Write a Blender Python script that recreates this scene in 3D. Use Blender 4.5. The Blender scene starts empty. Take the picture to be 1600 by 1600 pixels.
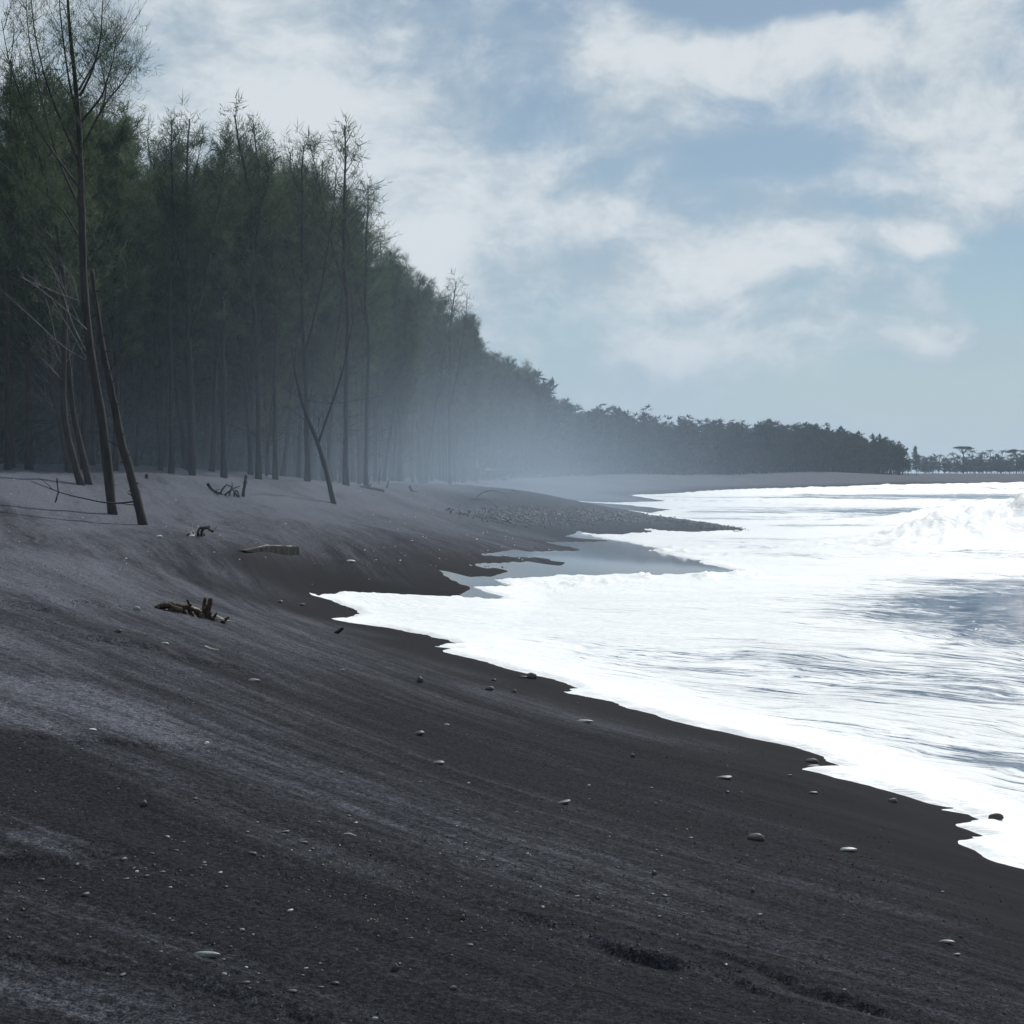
import bpy, math, random
import numpy as np

# ------------------------------------------------------------------ camera, sky, sun, exposure
FOC, HOR, CZ = 2333.0, 746.0, 2.5          # focal length in photo pixels, horizon row, eye height above the sea
SC = bpy.context.scene
COL = SC.collection
cam_d = bpy.data.cameras.new('camera'); cam = bpy.data.objects.new('camera', cam_d); COL.objects.link(cam)
cam.location = (0, 0, CZ); cam.rotation_euler = (math.pi / 2, 0, 0)
cam_d.sensor_width = 36.0; cam_d.lens = FOC / 1600 * 36; cam_d.shift_y = -(800 - HOR) / 1600
cam_d.clip_start = 0.1; cam_d.clip_end = 20000
SC.camera = cam
SUN_EL, SUN_AZ = 40.0, 26.0                # azimuth clockwise from the viewing direction (+Y)

world = bpy.data.worlds.new('World'); SC.world = world; world.use_nodes = True
wn = world.node_tree; wn.nodes.clear()


class NT:
    """tiny helper for node graphs"""
    def __init__(self, tree): self.t = tree
    def n(self, typ, **kw):
        nd = self.t.nodes.new(typ)
        for k, v in kw.items():
            if k.startswith('i_'):
                key = k[2:]
                key = int(key) if key.isdigit() else key.replace('_', ' ')
                self.put(nd.inputs[key], v)
            else: setattr(nd, k, v)
        return nd
    def put(self, sock, v):
        if isinstance(v, bpy.types.NodeSocket): self.t.links.new(v, sock)
        else: sock.default_value = v
    def m(self, op, a, b=0.0, c=0.0, clamp=False):
        nd = self.t.nodes.new('ShaderNodeMath'); nd.operation = op; nd.use_clamp = clamp
        for s, v in zip(nd.inputs, (a, b, c)): self.put(s, v)
        return nd.outputs[0]
    def ramp(self, v, lo, hi, a=0.0, b=1.0):
        nd = self.t.nodes.new('ShaderNodeMapRange'); nd.interpolation_type = 'SMOOTHSTEP'
        for s, x in zip(nd.inputs, (v, lo, hi, a, b)): self.put(s, x)
        return nd.outputs[0]
    def mix(self, f, a, b, mode='MIX'):
        nd = self.t.nodes.new('ShaderNodeMix'); nd.data_type = 'RGBA'; nd.blend_type = mode
        self.put(nd.inputs[0], f); self.put(nd.inputs[6], a); self.put(nd.inputs[7], b)
        return nd.outputs[2]
    def noise(self, vec, scale, detail=4, rough=0.55, dist=0.0, lac=2.0):
        nd = self.t.nodes.new('ShaderNodeTexNoise')
        self.put(nd.inputs['Vector'], vec)
        for k, v in (('Scale', scale), ('Detail', detail), ('Roughness', rough), ('Distortion', dist), ('Lacunarity', lac)):
            self.put(nd.inputs[k], v)
        return nd.outputs[0]
    def mapping(self, vec, scale=(1, 1, 1), rot=(0, 0, 0), loc=(0, 0, 0)):
        nd = self.t.nodes.new('ShaderNodeMapping')
        self.put(nd.inputs['Vector'], vec); nd.inputs['Scale'].default_value = scale
        nd.inputs['Rotation'].default_value = rot; nd.inputs['Location'].default_value = loc
        return nd.outputs[0]


W = NT(wn)
tc = W.n('ShaderNodeTexCoord'); dirv = tc.outputs['Generated']
sky = W.n('ShaderNodeTexSky', sky_type='NISHITA', sun_disc=False, sun_elevation=math.radians(SUN_EL),
          sun_rotation=math.radians(SUN_AZ), altitude=0.0, air_density=1.0, dust_density=0.25, ozone_density=1.6)
bg_sky = W.n('ShaderNodeBackground', i_Color=W.mix(1.0, sky.outputs[0], (0.84, 0.97, 1.0, 1), 'MULTIPLY'), i_Strength=0.062)


def skydir(px, py):
    v = np.array([(px - 800) / FOC, 1.0, (HOR - py) / FOC]); return v / np.linalg.norm(v)


# cloud field: warped noise on the dome plus a handful of cloud banks and openings
warp = W.n('ShaderNodeTexNoise', i_Vector=dirv, i_Scale=9.0, i_Detail=3.0)
wv = W.n('ShaderNodeVectorMath', operation='MULTIPLY_ADD'); W.put(wv.inputs[0], warp.outputs['Color'])
wv.inputs[1].default_value = (0.05, 0.05, 0.05); W.put(wv.inputs[2], dirv)
st = W.mapping(wv.outputs[0], scale=(1.0, 1.0, 1.7))
big = W.noise(st, 5.5, 6, 0.56)
puff = W.noise(st, 19.0, 11, 0.64)
cover = W.m('ADD', W.m('MULTIPLY', W.m('SUBTRACT', big, 0.5), 1.5), W.m('MULTIPLY', W.m('SUBTRACT', puff, 0.5), 0.95))


def blob(px, py, rx, ry, w):
    """soft cloud bank (w>0) or opening (w<0) round one direction of the sky"""
    c = skydir(px, py)
    sub = W.n('ShaderNodeVectorMath', operation='SUBTRACT'); W.put(sub.inputs[0], wv.outputs[0])
    sub.inputs[1].default_value = tuple(c + 0.025)
    sc = W.n('ShaderNodeVectorMath', operation='MULTIPLY'); W.put(sc.inputs[0], sub.outputs[0])
    sc.inputs[1].default_value = (FOC / rx, FOC / rx, FOC / ry)
    ln = W.n('ShaderNodeVectorMath', operation='LENGTH'); W.put(ln.inputs[0], sc.outputs[0])
    return W.ramp(ln.outputs['Value'], 1.0, 0.15, 0.0, w)


for b in [(1230, -15, 260, 75, -1.3), (1250, 90, 380, 60, 0.42), (960, 110, 130, 90, 0.30), (1020, 190, 160, 70, 0.25),
          (880, 210, 190, 120, -0.28), (1200, 240, 330, 60, -0.25), (650, 390, 140, 90, 0.38), (470, 130, 330, 150, 0.36), (600, 360, 380, 260, 0.34),
          (960, 350, 150, 60, 0.35), (1200, 390, 260, 70, 0.42), (1420, 365, 110, 40, 0.42), (1070, 440, 200, 60, 0.3),
          (1570, 430, 110, 140, -0.5), (1450, 525, 95, 45, 0.42), (1030, 540, 110, 50, 0.30), (1250, 620, 500, 70, -0.25),
          (1540, 130, 140, 170, 0.12), (780, 640, 300, 80, -0.05)]:
    cover = W.m('ADD', cover, blob(*b))
cmask = W.ramp(cover, -0.40, 0.27)
body = W.noise(W.mapping(st, loc=(0.0, 0.0, -0.03)), 14.0, 9, 0.64)
lit = W.ramp(W.m('ADD', body, W.m('MULTIPLY', cover, 0.45)), 0.34, 0.74)
ccol = W.mix(lit, (0.41, 0.505, 0.585, 1), (0.70, 0.75, 0.785, 1))
bg_cl = W.n('ShaderNodeBackground', i_Color=ccol, i_Strength=1.0)
mx = W.n('ShaderNodeMixShader'); W.put(mx.inputs[0], W.m('MULTIPLY_ADD', cmask, 0.60, 0.38))
W.put(mx.inputs[1], bg_sky.outputs[0]); W.put(mx.inputs[2], bg_cl.outputs[0])
# pale air low over the horizon, all round
bg_hz = W.n('ShaderNodeBackground', i_Color=(0.425, 0.53, 0.63, 1), i_Strength=1.0)
sep = W.n('ShaderNodeSeparateXYZ', i_0=dirv); mh = W.n('ShaderNodeMixShader')
W.put(mh.inputs[0], W.ramp(sep.outputs[2], 0.13, 0.0, 0.0, 0.85)); W.put(mh.inputs[1], mx.outputs[0]); W.put(mh.inputs[2], bg_hz.outputs[0])
wo = W.n('ShaderNodeOutputWorld'); W.put(wo.inputs[0], mh.outputs[0])

sun_d = bpy.data.lights.new('sun', 'SUN'); sun_d.energy = 3.8; sun_d.angle = math.radians(0.6); sun_d.color = (1.0, 0.97, 0.925)
sun = bpy.data.objects.new('sun', sun_d); COL.objects.link(sun); sun.location = (0, 0, 60)
sun.rotation_euler = (-(math.pi / 2 - math.radians(SUN_EL)), 0, 0)
sun.rotation_mode = 'XYZ'
from mathutils import Vector
_sd = Vector((math.sin(math.radians(SUN_AZ)) * math.cos(math.radians(SUN_EL)),
              math.cos(math.radians(SUN_AZ)) * math.cos(math.radians(SUN_EL)), math.sin(math.radians(SUN_EL))))
sun.rotation_euler = _sd.to_track_quat('Z', 'Y').to_euler()
SC.view_settings.view_transform = 'Standard'; SC.view_settings.look = 'None'
SC.view_settings.exposure = 0.0; SC.view_settings.gamma = 1.0; SC.view_settings.use_curve_mapping = False
SC.cycles.max_bounces = 4; SC.cycles.diffuse_bounces = 2; SC.cycles.glossy_bounces = 2; SC.cycles.transmission_bounces = 2; SC.cycles.transparent_max_bounces = 8; SC.cycles.volume_bounces = 0
SC.cycles.use_denoising = True

# ------------------------------------------------------------------ numeric helpers
RS = np.random.RandomState


def _h(ix, iy, s):
    n = (ix.astype(np.int64) * 374761393 + iy.astype(np.int64) * 668265263 + s * 1274126177) & 0xFFFFFFFF
    n = ((n ^ (n >> 13)) * 1274126177) & 0xFFFFFFFF
    return ((n ^ (n >> 16)) & 0xFFFF) / 65535.0


def vnoise(x, y, s=0):
    ix, iy = np.floor(x), np.floor(y); fx, fy = x - ix, y - iy
    ux, uy = fx * fx * fx * (fx * (fx * 6 - 15) + 10), fy * fy * fy * (fy * (fy * 6 - 15) + 10)
    a, b, c, d = _h(ix, iy, s), _h(ix + 1, iy, s), _h(ix, iy + 1, s), _h(ix + 1, iy + 1, s)
    return (a + (b - a) * ux) + ((c + (d - c) * ux) - (a + (b - a) * ux)) * uy


def fbm(x, y, s=0, o=4, g=0.5):
    r, a, t = 0.0, 1.0, 0.0
    for k in range(o):
        r = r + a * vnoise(x * 2 ** k + 17.3 * k, y * 2 ** k - 9.1 * k, s + k); t += a; a *= g
    return r / t - 0.5


def sstep(a, b, v):
    t = np.clip((v - a) / (b - a), 0, 1); return t * t * (3 - 2 * t)


# ------------------------------------------------------------------ the lie of the land (thin-plate fit through spot heights)
PIX = [  # photo x, photo y, height above the sea
    (1600, 1360, .20), (1260, 1200, .20), (890, 1082, .22), (490, 928, .30), (740, 932, .15),
    (860, 862, .26), (915, 833, .16), (1150, 893, .02), (950, 880, .12), (755, 900, .22), (860, 915, .0), (1040, 842, .0),
    (1130, 828, .06), (1000, 806, .45), (880, 806, .7), (740, 806, .85), (950, 800, .05), (860, 795, .14), (960, 788, .25), (1000, 771, .1),
    (880, 781, .3), (800, 1600, .85), (0, 1600, 1.05), (1600, 1600, .58), (0, 1200, 1.22), (800, 1200, .62), (0, 1000, 1.32),
    (400, 1000, .90), (0, 900, 1.42), (300, 955, 1.0), (0, 820, 1.62), (200, 815, 1.45), (425, 857, 1.12), (520, 788, 1.55),
    (640, 850, .90), (640, 800, 1.2), (620, 768, 1.8), (700, 768, 1.75), (760, 782, 1.35), (820, 767, 1.6), (1300, 1000, -.4), (1600, 1100, -.5),
    (800, 1000, .05)]
CP = []
for px, py, z in PIX:
    Y = (CZ - z) * FOC / (py - HOR); CP.append(((px - 800) / FOC * Y, Y, z))
CP += [(-14.4, 42, 2.5), (-12.2, 50, 2.62), (-9.9, 58, 2.5), (-7.9, 64, 2.25), (-17, 38, 2.62), (-22, 30, 2.6), (-9, 14, 1.75), (-12, 8, 2.2), (-4, 0, 1.5), (0, 0, .95), (4, 0, .3), (7, 0, -.3),
       (-30, 44, 2.4), (-30, 90, 2.3), (-14, 90, 2.3), (-10, 110, 2.2), (-6, 135, 2.2), (-8, 170, 2.2), (0, 190, 2.0),
       (-20, 220, 2.3), (5, 240, 2.2), (14, 300, 2.6), (30, 250, .1), (34, 345, 3.0), (58, 335, .1), (84, 452, 3.3), (98, 412, .1), (0, 420, 3.0),
       (152, 520, .1), (135, 540, 3.2), (172, 655, 3.4), (216, 648, .1), (300, 800, 3.6), (332, 790, .1), (480, 960, 3.6), (505, 900, .1),
       (900, 1080, 3.6), (925, 1000, .1), (330, 1100, 3.8), (0, 1000, 4.0), (-300, 800, 4.0), (-200, 200, 3.0),
       (20, 90, -.8), (30, 150, -.9), (15, 60, -.7), (20, 30, -1.5), (12, 12, -1.5), (60, 200, -1.5), (200, 400, -2.0), (600, 500, -3), (60, 60, -2.5), (40, 10, -3)]
CP = np.array(CP)


def warpxy(x, y):
    yy = np.maximum(y, -5.0) + 8.0
    return np.stack([np.clip(x / yy, -6, 6) * 2.2, np.log(yy)], -1)


def _phi(d2): return np.where(d2 > 1e-12, 0.5 * d2 * np.log(np.maximum(d2, 1e-12)), 0.0)


_c = warpxy(CP[:, 0], CP[:, 1]); _n = len(_c)
_A = np.zeros((_n + 3, _n + 3)); _A[:_n, :_n] = _phi(((_c[:, None] - _c[None]) ** 2).sum(-1)) + np.eye(_n) * 2e-3
_A[:_n, _n] = 1; _A[:_n, _n + 1:] = _c; _A[_n, :_n] = 1; _A[_n + 1:, :_n] = _c.T
_w = np.linalg.solve(_A, np.concatenate([CP[:, 2], np.zeros(3)]))


def base_h(x, y):
    x = np.asarray(x, float); y = np.asarray(y, float); sh = x.shape
    p = warpxy(x.ravel(), y.ravel()); out = np.empty(len(p))
    for i in range(0, len(p), 100000):
        q = p[i:i + 100000]
        d2 = ((q[:, None] - _c[None]) ** 2).sum(-1)
        out[i:i + 100000] = _phi(d2) @ _w[:_n] + _w[_n] + q @ _w[_n + 1:]
    return np.clip(out, -4, 5).reshape(sh)


def ground_px(px, py, fn=None):
    """where the sight line through a photo pixel meets the sand"""
    fn = fn or base_h
    Y = np.exp(np.linspace(math.log(2.5), math.log(1200), 700))
    X = (px - 800) / FOC * Y; Z = CZ - (py - HOR) / FOC * Y
    d = Z - fn(X, Y)
    k = np.argmax(d < 0)
    if k == 0: k = len(Y) - 1
    t = d[k - 1] / (d[k - 1] - d[k] + 1e-12)
    y = Y[k - 1] + (Y[k] - Y[k - 1]) * t
    return (px - 800) / FOC * y, y


# ------------------------------------------------------------------ the edge of the swash
EDGE_PX = [(1900, 1560), (1700, 1415), (1600, 1360), (1560, 1350), (1528, 1337), (1510, 1326), (1487, 1316), (1512, 1307), (1545, 1308), (1500, 1292), (1530, 1281),
           (1510, 1272), (1468, 1266), (1492, 1260), (1440, 1251), (1400, 1240), (1350, 1226), (1300, 1214), (1255, 1202), (1290, 1199), (1328, 1201), (1316, 1195), (1287, 1187),
           (1275, 1178), (1235, 1166), (1180, 1155), (1100, 1138), (1040, 1124), (1000, 1112), (950, 1096), (888, 1083), (905, 1076),
           (880, 1066), (845, 1058), (790, 1045), (735, 1028), (695, 1020), (712, 1014), (674, 1010), (712, 1007), (670, 994), (600, 980),
           (524, 967), (565, 961), (553, 950), (520, 938), (488, 928), (550, 924.5), (620, 929), (700, 934), (712, 931), (735, 936), (805, 939),
           (770, 926), (745, 919), (805, 914), (762, 905), (850, 903), (872, 899), (980, 898), (1080, 898), (1165, 894), (1108, 882), (1090, 878),
           (1104, 877), (1060, 869), (1018, 860), (1046, 859), (985, 848), (950, 842), (908, 833), (960, 836), (1022, 831), (1000, 825), (1050, 830.5), (1100, 831), (1135, 829)]
EDGE = [ground_px(*p) for p in EDGE_PX]
EDGE += [(11.6, 74), (10.3, 78), (8.0, 81), (5.5, 84), (4.0, 92)]
EDGE += [ground_px(*p) for p in [(852, 793), (900, 795)]] + [(12.5, 118), (14.6, 122), (10.5, 127)]
EDGE += [(5.2, 140), (9.0, 148), (17.5, 160), (20.5, 166), (15, 190), (18.5, 215), (30, 250), (58, 335), (98, 412), (152, 520), (216, 648),
         (332, 790), (505, 900), (925, 1000), (3500, 1100), (3500, -40), (14, -40), (8.5, -4), (5.6, 3)]
EDGE = np.array(EDGE, float)


def poly_sd(x, y, P):
    """signed distance to a closed polygon, positive inside"""
    x = np.asarray(x, float); y = np.asarray(y, float)
    d = np.full(x.shape, 1e18); ins = np.zeros(x.shape, bool)
    for i in range(len(P)):
        ax, ay = P[i]; bx, by = P[(i + 1) % len(P)]
        ex, ey = bx - ax, by - ay
        t = np.clip(((x - ax) * ex + (y - ay) * ey) / (ex * ex + ey * ey + 1e-12), 0, 1)
        d = np.minimum(d, (x - ax - ex * t) ** 2 + (y - ay - ey * t) ** 2)
        c = ((ay > y) != (by > y))
        if ey != 0: ins ^= c & (x < ex * (y - ay) / ey + ax)
    return np.sqrt(d) * np.where(ins, 1, -1)


def line_d(x, y, P):
    """distance to a polyline and the side (negative = towards its right)"""
    d = np.full(x.shape, 1e18); side = np.zeros(x.shape)
    for (ax, ay), (bx, by) in zip(P[:-1], P[1:]):
        ex, ey = bx - ax, by - ay
        t = np.clip(((x - ax) * ex + (y - ay) * ey) / (ex * ex + ey * ey), 0, 1)
        dd = (x - ax - ex * t) ** 2 + (y - ay - ey * t) ** 2
        k = dd < d; d = np.where(k, dd, d); side = np.where(k, ex * (y - ay) - ey * (x - ax), side)
    return np.sqrt(d), side


SCARPS = [([(893, 1453), (930, 1463), (975, 1480), (1030, 1497), (1110, 1520)], .040, .35),
          ([(1255, 1540), (1290, 1552), (1335, 1566)], .030, .3), ([(-60, 1142), (120, 1156), (300, 1170), (400, 1172)], .016, .5),
          ([(-60, 1338), (60, 1346), (120, 1340)], .02, .35), ([(210, 1530), (330, 1552), (430, 1580)], .016, .4), ([(100, 940), (145, 944)], .05, .5), ([(30, 946), (60, 952)], .05, .4), ([(165, 1002), (215, 1010)], .04, .4),
          ([(290, 1030), (330, 1036)], .03, .5)]
SC_W = [(np.array([ground_px(*p) for p in P]), h, w) for P, h, w in SCARPS]


GLOSS_PX = [(705, 936), (740, 918), (690, 895), (735, 903), (800, 893), (735, 882), (800, 877), (870, 883), (900, 882), (840, 871), (740, 866), (800, 859), (850, 863), (900, 861), (890, 855), (852, 848), (900, 846), (950, 845), (880, 838),
            (905, 831), (955, 840), (990, 847), (1050, 858), (1110, 876), (1180, 894), (1090, 902), (980, 902), (870, 902), (850, 908), (810, 940), (740, 938)]
GP = np.array([ground_px(*p) for p in GLOSS_PX])


def flow(x, y):
    """along and across the run of the wind and backwash streaks, which swing from cross-shore near by to up the dune"""
    yc = np.maximum(y, 2.0)
    ac = np.where(yc < 26, x + 10 * np.log(np.minimum(yc, 26)), x + 10 * math.log(26) + (yc - 26) / 2.6)
    return x * .8 - y * .5, ac * .75


def relief(x, y):
    """wind and backwash relief on the sand, in metres"""
    wob = fbm(x * .35, y * .35, 5, 3) * 1.2
    al, ac = flow(x, y); al = al + wob * .6; ac = ac + wob * .35
    dist = np.hypot(x, y)
    r = fbm(al * .22, ac * 1.9, 11, 4) * .05
    r += fbm(al * .9, ac * 8.0, 21, 3) * .012 * sstep(30, 8, dist)
    r += fbm(x * .12, y * .12, 31, 3) * .16 * sstep(5, 25, dist)
    r += np.maximum(fbm(al * .16, ac * .7, 41, 4), 0) * .20 * sstep(8, 20, dist)
    r += fbm(x * 14, y * 14, 51, 3) * .006 * sstep(14, 5, dist)
    return r


def scarps(x, y):
    r = np.zeros(x.shape)
    for P, h, w in SC_W:
        lo, hi = P.min(0) - w * 1.5, P.max(0) + w * 1.5
        k = (x > lo[0]) & (x < hi[0]) & (y > lo[1]) & (y < hi[1])
        if not k.any(): continue
        xs, ys = x[k], y[k]
        xs = xs + fbm(xs * 3, ys * 3, 71, 2) * .06; ys = ys + fbm(xs * 2.5, ys * 2, 77, 3) * .14
        d, s = line_d(xs, ys, P)
        # taper towards the two ends of the little bank
        e = np.minimum(np.hypot(xs - P[0, 0], ys - P[0, 1]), np.hypot(xs - P[-1, 0], ys - P[-1, 1]))
        L = np.hypot(*(P[0] - P[-1]))
        tp = sstep(0, .3 * L, e)
        near = s < 0
        sg = np.where(near, -d, d); up_ = .5 + .5 * np.tanh(sg / .022)
        r[k] += h * tp * (up_ * .55 * np.exp(-d / (w * .8)) - (1 - up_) * np.exp(-d / (w * .45)))
    return r


def ground(x, y):
    x = np.asarray(x, float); y = np.asarray(y, float)
    b = base_h(x, y)
    sd = poly_sd(x, y, EDGE)
    dist = np.hypot(x, y)
    damp = sstep(.4, -.06 * np.minimum(dist, 40) - .3, sd) * .97 + .03
    flat = sstep(-1.2, .2, poly_sd(x, y, GP))
    return b + relief(x, y) * damp * (1 - .97 * flat) + scarps(x, y)


def ground1(x, y): return float(ground(np.array([x]), np.array([y]))[0])


# ------------------------------------------------------------------ mesh helpers
def add_mesh(name, V, F, mat=None, parent=None, smooth=True, attrs=None):
    me = bpy.data.meshes.new(name)
    V = np.asarray(V, np.float32); F = np.asarray(F, np.int32)
    me.vertices.add(len(V)); me.vertices.foreach_set('co', V.ravel())
    k = F.shape[1]
    me.loops.add(F.size); me.loops.foreach_set('vertex_index', F.ravel())
    me.polygons.add(len(F)); me.polygons.foreach_set('loop_start', np.arange(0, F.size, k, dtype=np.int32))
    me.polygons.foreach_set('loop_total', np.full(len(F), k, np.int32))
    me.polygons.foreach_set('use_smooth', np.full(len(F), smooth, bool))
    for an, av in (attrs or {}).items():
        a = me.attributes.new(an, 'FLOAT', 'POINT'); a.data.foreach_set('value', np.asarray(av, np.float32))
    if mat is not None: me.materials.append(mat)
    me.update(calc_edges=True)
    return link(name, me, parent)


def link(name, me, parent=None):
    o = bpy.data.objects.new(name, me); COL.objects.link(o)
    if parent is not None: o.parent = parent
    return o


def tag(o, label=None, cat=None, group=None, kind=None):
    for k, v in (('label', label), ('category', cat), ('group', group), ('kind', kind)):
        if v: o[k] = v
    return o


class MB:
    """collects tubes, blades and lumps; quads and triangles are stored as quads (triangles repeat nothing: kept apart)"""
    def __init__(self): self.v, self.q, self.t, self.n = [], [], [], 0
    def add(self, V, Q=None, T=None):
        V = np.asarray(V, float)
        if Q is not None and len(Q): self.q.append(np.asarray(Q, np.int64) + self.n)
        if T is not None and len(T): self.t.append(np.asarray(T, np.int64) + self.n)
        self.v.append(V); self.n += len(V)
    def tube(self, P, R, sides=6, rough=0.0, rng=None, cap=True):
        P = np.asarray(P, float); R = np.broadcast_to(np.asarray(R, float), (len(P),))
        T = np.gradient(P, axis=0); T /= np.linalg.norm(T, axis=1)[:, None] + 1e-12
        up = np.array([0, 0, 1.0]) if abs(T[:, 2]).mean() < .8 else np.array([1.0, 0, 0])
        A = np.cross(T, up); A /= np.linalg.norm(A, axis=1)[:, None] + 1e-12; B = np.cross(T, A)
        an = np.arange(sides) * 2 * math.pi / sides
        rr = R[:, None] * np.ones((1, sides))
        if rough and rng is not None: rr = rr * (1 + rough * (rng.rand(len(P), sides) - .5) * 2)
        V = P[:, None] + rr[..., None] * (np.cos(an)[None, :, None] * A[:, None] + np.sin(an)[None, :, None] * B[:, None])
        n = len(P); i = np.arange(n - 1)[:, None] * sides; j = np.arange(sides)[None]; j2 = (j + 1) % sides
        Q = np.stack([i + j, i + j2, i + sides + j2, i + sides + j], -1).reshape(-1, 4)
        V = V.reshape(-1, 3)
        Tt = []
        if cap:
            V = np.vstack([V, P[:1], P[-1:]]); a, b = n * sides, n * sides + 1
            for k in range(sides):
                Tt.append((a, (k + 1) % sides, k)); Tt.append((b, (n - 1) * sides + k, (n - 1) * sides + (k + 1) % sides))
        self.add(V, Q, Tt)
    def blades(self, C, D, L, Wd, rng):
        """thin pointed needles: one triangle each"""
        n = len(C); D = D / (np.linalg.norm(D, axis=1)[:, None] + 1e-9)
        S = np.cross(D, rng.randn(n, 3)); S /= np.linalg.norm(S, axis=1)[:, None] + 1e-9
        V = np.stack([C - S * Wd[:, None] / 2, C + S * Wd[:, None] / 2, C + D * L[:, None]], 1).reshape(-1, 3)
        self.add(V, None, np.arange(3 * n).reshape(-1, 3))
    def mesh(self, name, mat, smooth=True):
        V = np.vstack(self.v)
        q = np.vstack(self.q) if self.q else np.zeros((0, 4), np.int64); t = np.vstack(self.t) if self.t else np.zeros((0, 3), np.int64)
        me = bpy.data.meshes.new(name)
        me.vertices.add(len(V)); me.vertices.foreach_set('co', V.astype(np.float32).ravel())
        lv = np.concatenate([q.ravel(), t.ravel()]).astype(np.int32)
        tot = np.concatenate([np.full(len(q), 4), np.full(len(t), 3)]).astype(np.int32)
        me.loops.add(len(lv)); me.loops.foreach_set('vertex_index', lv)
        me.polygons.add(len(tot)); me.polygons.foreach_set('loop_start', (np.cumsum(tot) - tot).astype(np.int32))
        me.polygons.foreach_set('loop_total', tot); me.polygons.foreach_set('use_smooth', np.full(len(tot), smooth, bool))
        me.materials.append(mat); me.update(calc_edges=True); me.validate()
        return me
    def build(self, name, mat, parent=None, smooth=True): return link(name, self.mesh(name, mat, smooth), parent)


# ------------------------------------------------------------------ materials
def new_mat(name):
    m = bpy.data.materials.new(name); m.use_nodes = True; m.node_tree.nodes.clear(); g = NT(m.node_tree)
    out = g.n('ShaderNodeOutputMaterial'); return m, g, out


def attr(g, name): return g.n('ShaderNodeAttribute', attribute_name=name).outputs['Fac']


def mat_sand():
    m, g, out = new_mat('black_sand')
    pos = g.n('ShaderNodeNewGeometry').outputs['Position']
    wet, damp = attr(g, 'wet'), attr(g, 'damp')
    wn_ = g.n('ShaderNodeTexNoise', i_Vector=pos, i_Scale=0.35, i_Detail=3.0)
    wp = g.n('ShaderNodeVectorMath', operation='MULTIPLY_ADD'); g.put(wp.inputs[0], wn_.outputs['Color'])
    wp.inputs[1].default_value = (1.6, 1.6, 0); g.put(wp.inputs[2], pos)
    fl = g.n('ShaderNodeCombineXYZ', i_X=attr(g, 'al'), i_Y=attr(g, 'ac'), i_Z=0.0)
    wp2 = g.n('ShaderNodeVectorMath', operation='MULTIPLY_ADD'); g.put(wp2.inputs[0], wn_.outputs['Color'])
    wp2.inputs[1].default_value = (.8, .55, 0); g.put(wp2.inputs[2], fl.outputs[0])
    rot = wp2.outputs[0]
    s1 = g.noise(g.mapping(rot, scale=(.22, 2.6, 1)), 1.0, 7, .68)
    s2 = g.noise(g.mapping(rot, scale=(1.2, 11, 1)), 1.0, 5, .6)
    s3 = g.noise(g.mapping(rot, scale=(.10, .45, 1)), 1.0, 4, .6)
    grit = g.noise(pos, 16.0, 7, .92)
    fleck = g.noise(pos, 260.0, 2, .6)
    streak = g.m('ADD', g.m('SUBTRACT', g.m('ADD', g.m('MULTIPLY', s1, .95), g.m('ADD', g.m('MULTIPLY', s2, .55), g.m('ADD', g.m('MULTIPLY', s3, 1.0), g.m('MULTIPLY', grit, .7)))), .55), g.m('MULTIPLY', attr(g, 'drift'), .55))
    dryf = g.ramp(g.m('ADD', streak, g.m('MULTIPLY', damp, -.50)), .50, 1.30)
    col = g.mix(dryf, (.0175, .0188, .0232, 1), (.120, .128, .154, 1))
    col = g.mix(g.ramp(grit, .36, .58), g.mix(.6, col, (.012, .012, .013, 1)), col)
    col = g.mix(g.m('MULTIPLY', g.ramp(fleck, .70, .78), .35), col, (.22, .22, .22, 1))
    gr = g.m('MULTIPLY', g.ramp(g.noise(pos, 150.0, 1, .5), .3, .7, .45, 1.55), g.ramp(g.noise(pos, 48.0, 1, .5), .3, .7, .62, 1.38))
    cg = g.n('ShaderNodeCombineXYZ', i_X=gr, i_Y=gr, i_Z=gr)
    col = g.mix(1.0, col, cg.outputs[0], 'MULTIPLY')
    col = g.mix(wet, col, (.0125, .0134, .0160, 1))
    gl = g.ramp(attr(g, 'gloss'), .46, .56)
    rough = g.m('MULTIPLY_ADD', wet, -.08, .93)
    rough = g.m('ADD', g.m('MULTIPLY', rough, g.m('SUBTRACT', 1.0, gl)), g.m('MULTIPLY', gl, .09))
    bs = g.n('ShaderNodeBump', i_Strength=.5, i_Distance=.012)
    hh = g.m('ADD', g.m('MULTIPLY', grit, 1.3), g.m('ADD', g.m('MULTIPLY', s2, .8), g.m('MULTIPLY', fleck, .18)))
    g.put(bs.inputs['Height'], g.m('MULTIPLY', hh, g.m('MULTIPLY_ADD', gl, -.97, 1.0)))
    p = g.n('ShaderNodeBsdfPrincipled', i_Base_Color=col, i_Roughness=rough, i_Normal=bs.outputs[0])
    g.put(p.inputs['Specular IOR Level'], g.m('MULTIPLY_ADD', gl, .47, .03))
    g.put(out.inputs[0], p.outputs[0]); return m


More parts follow.
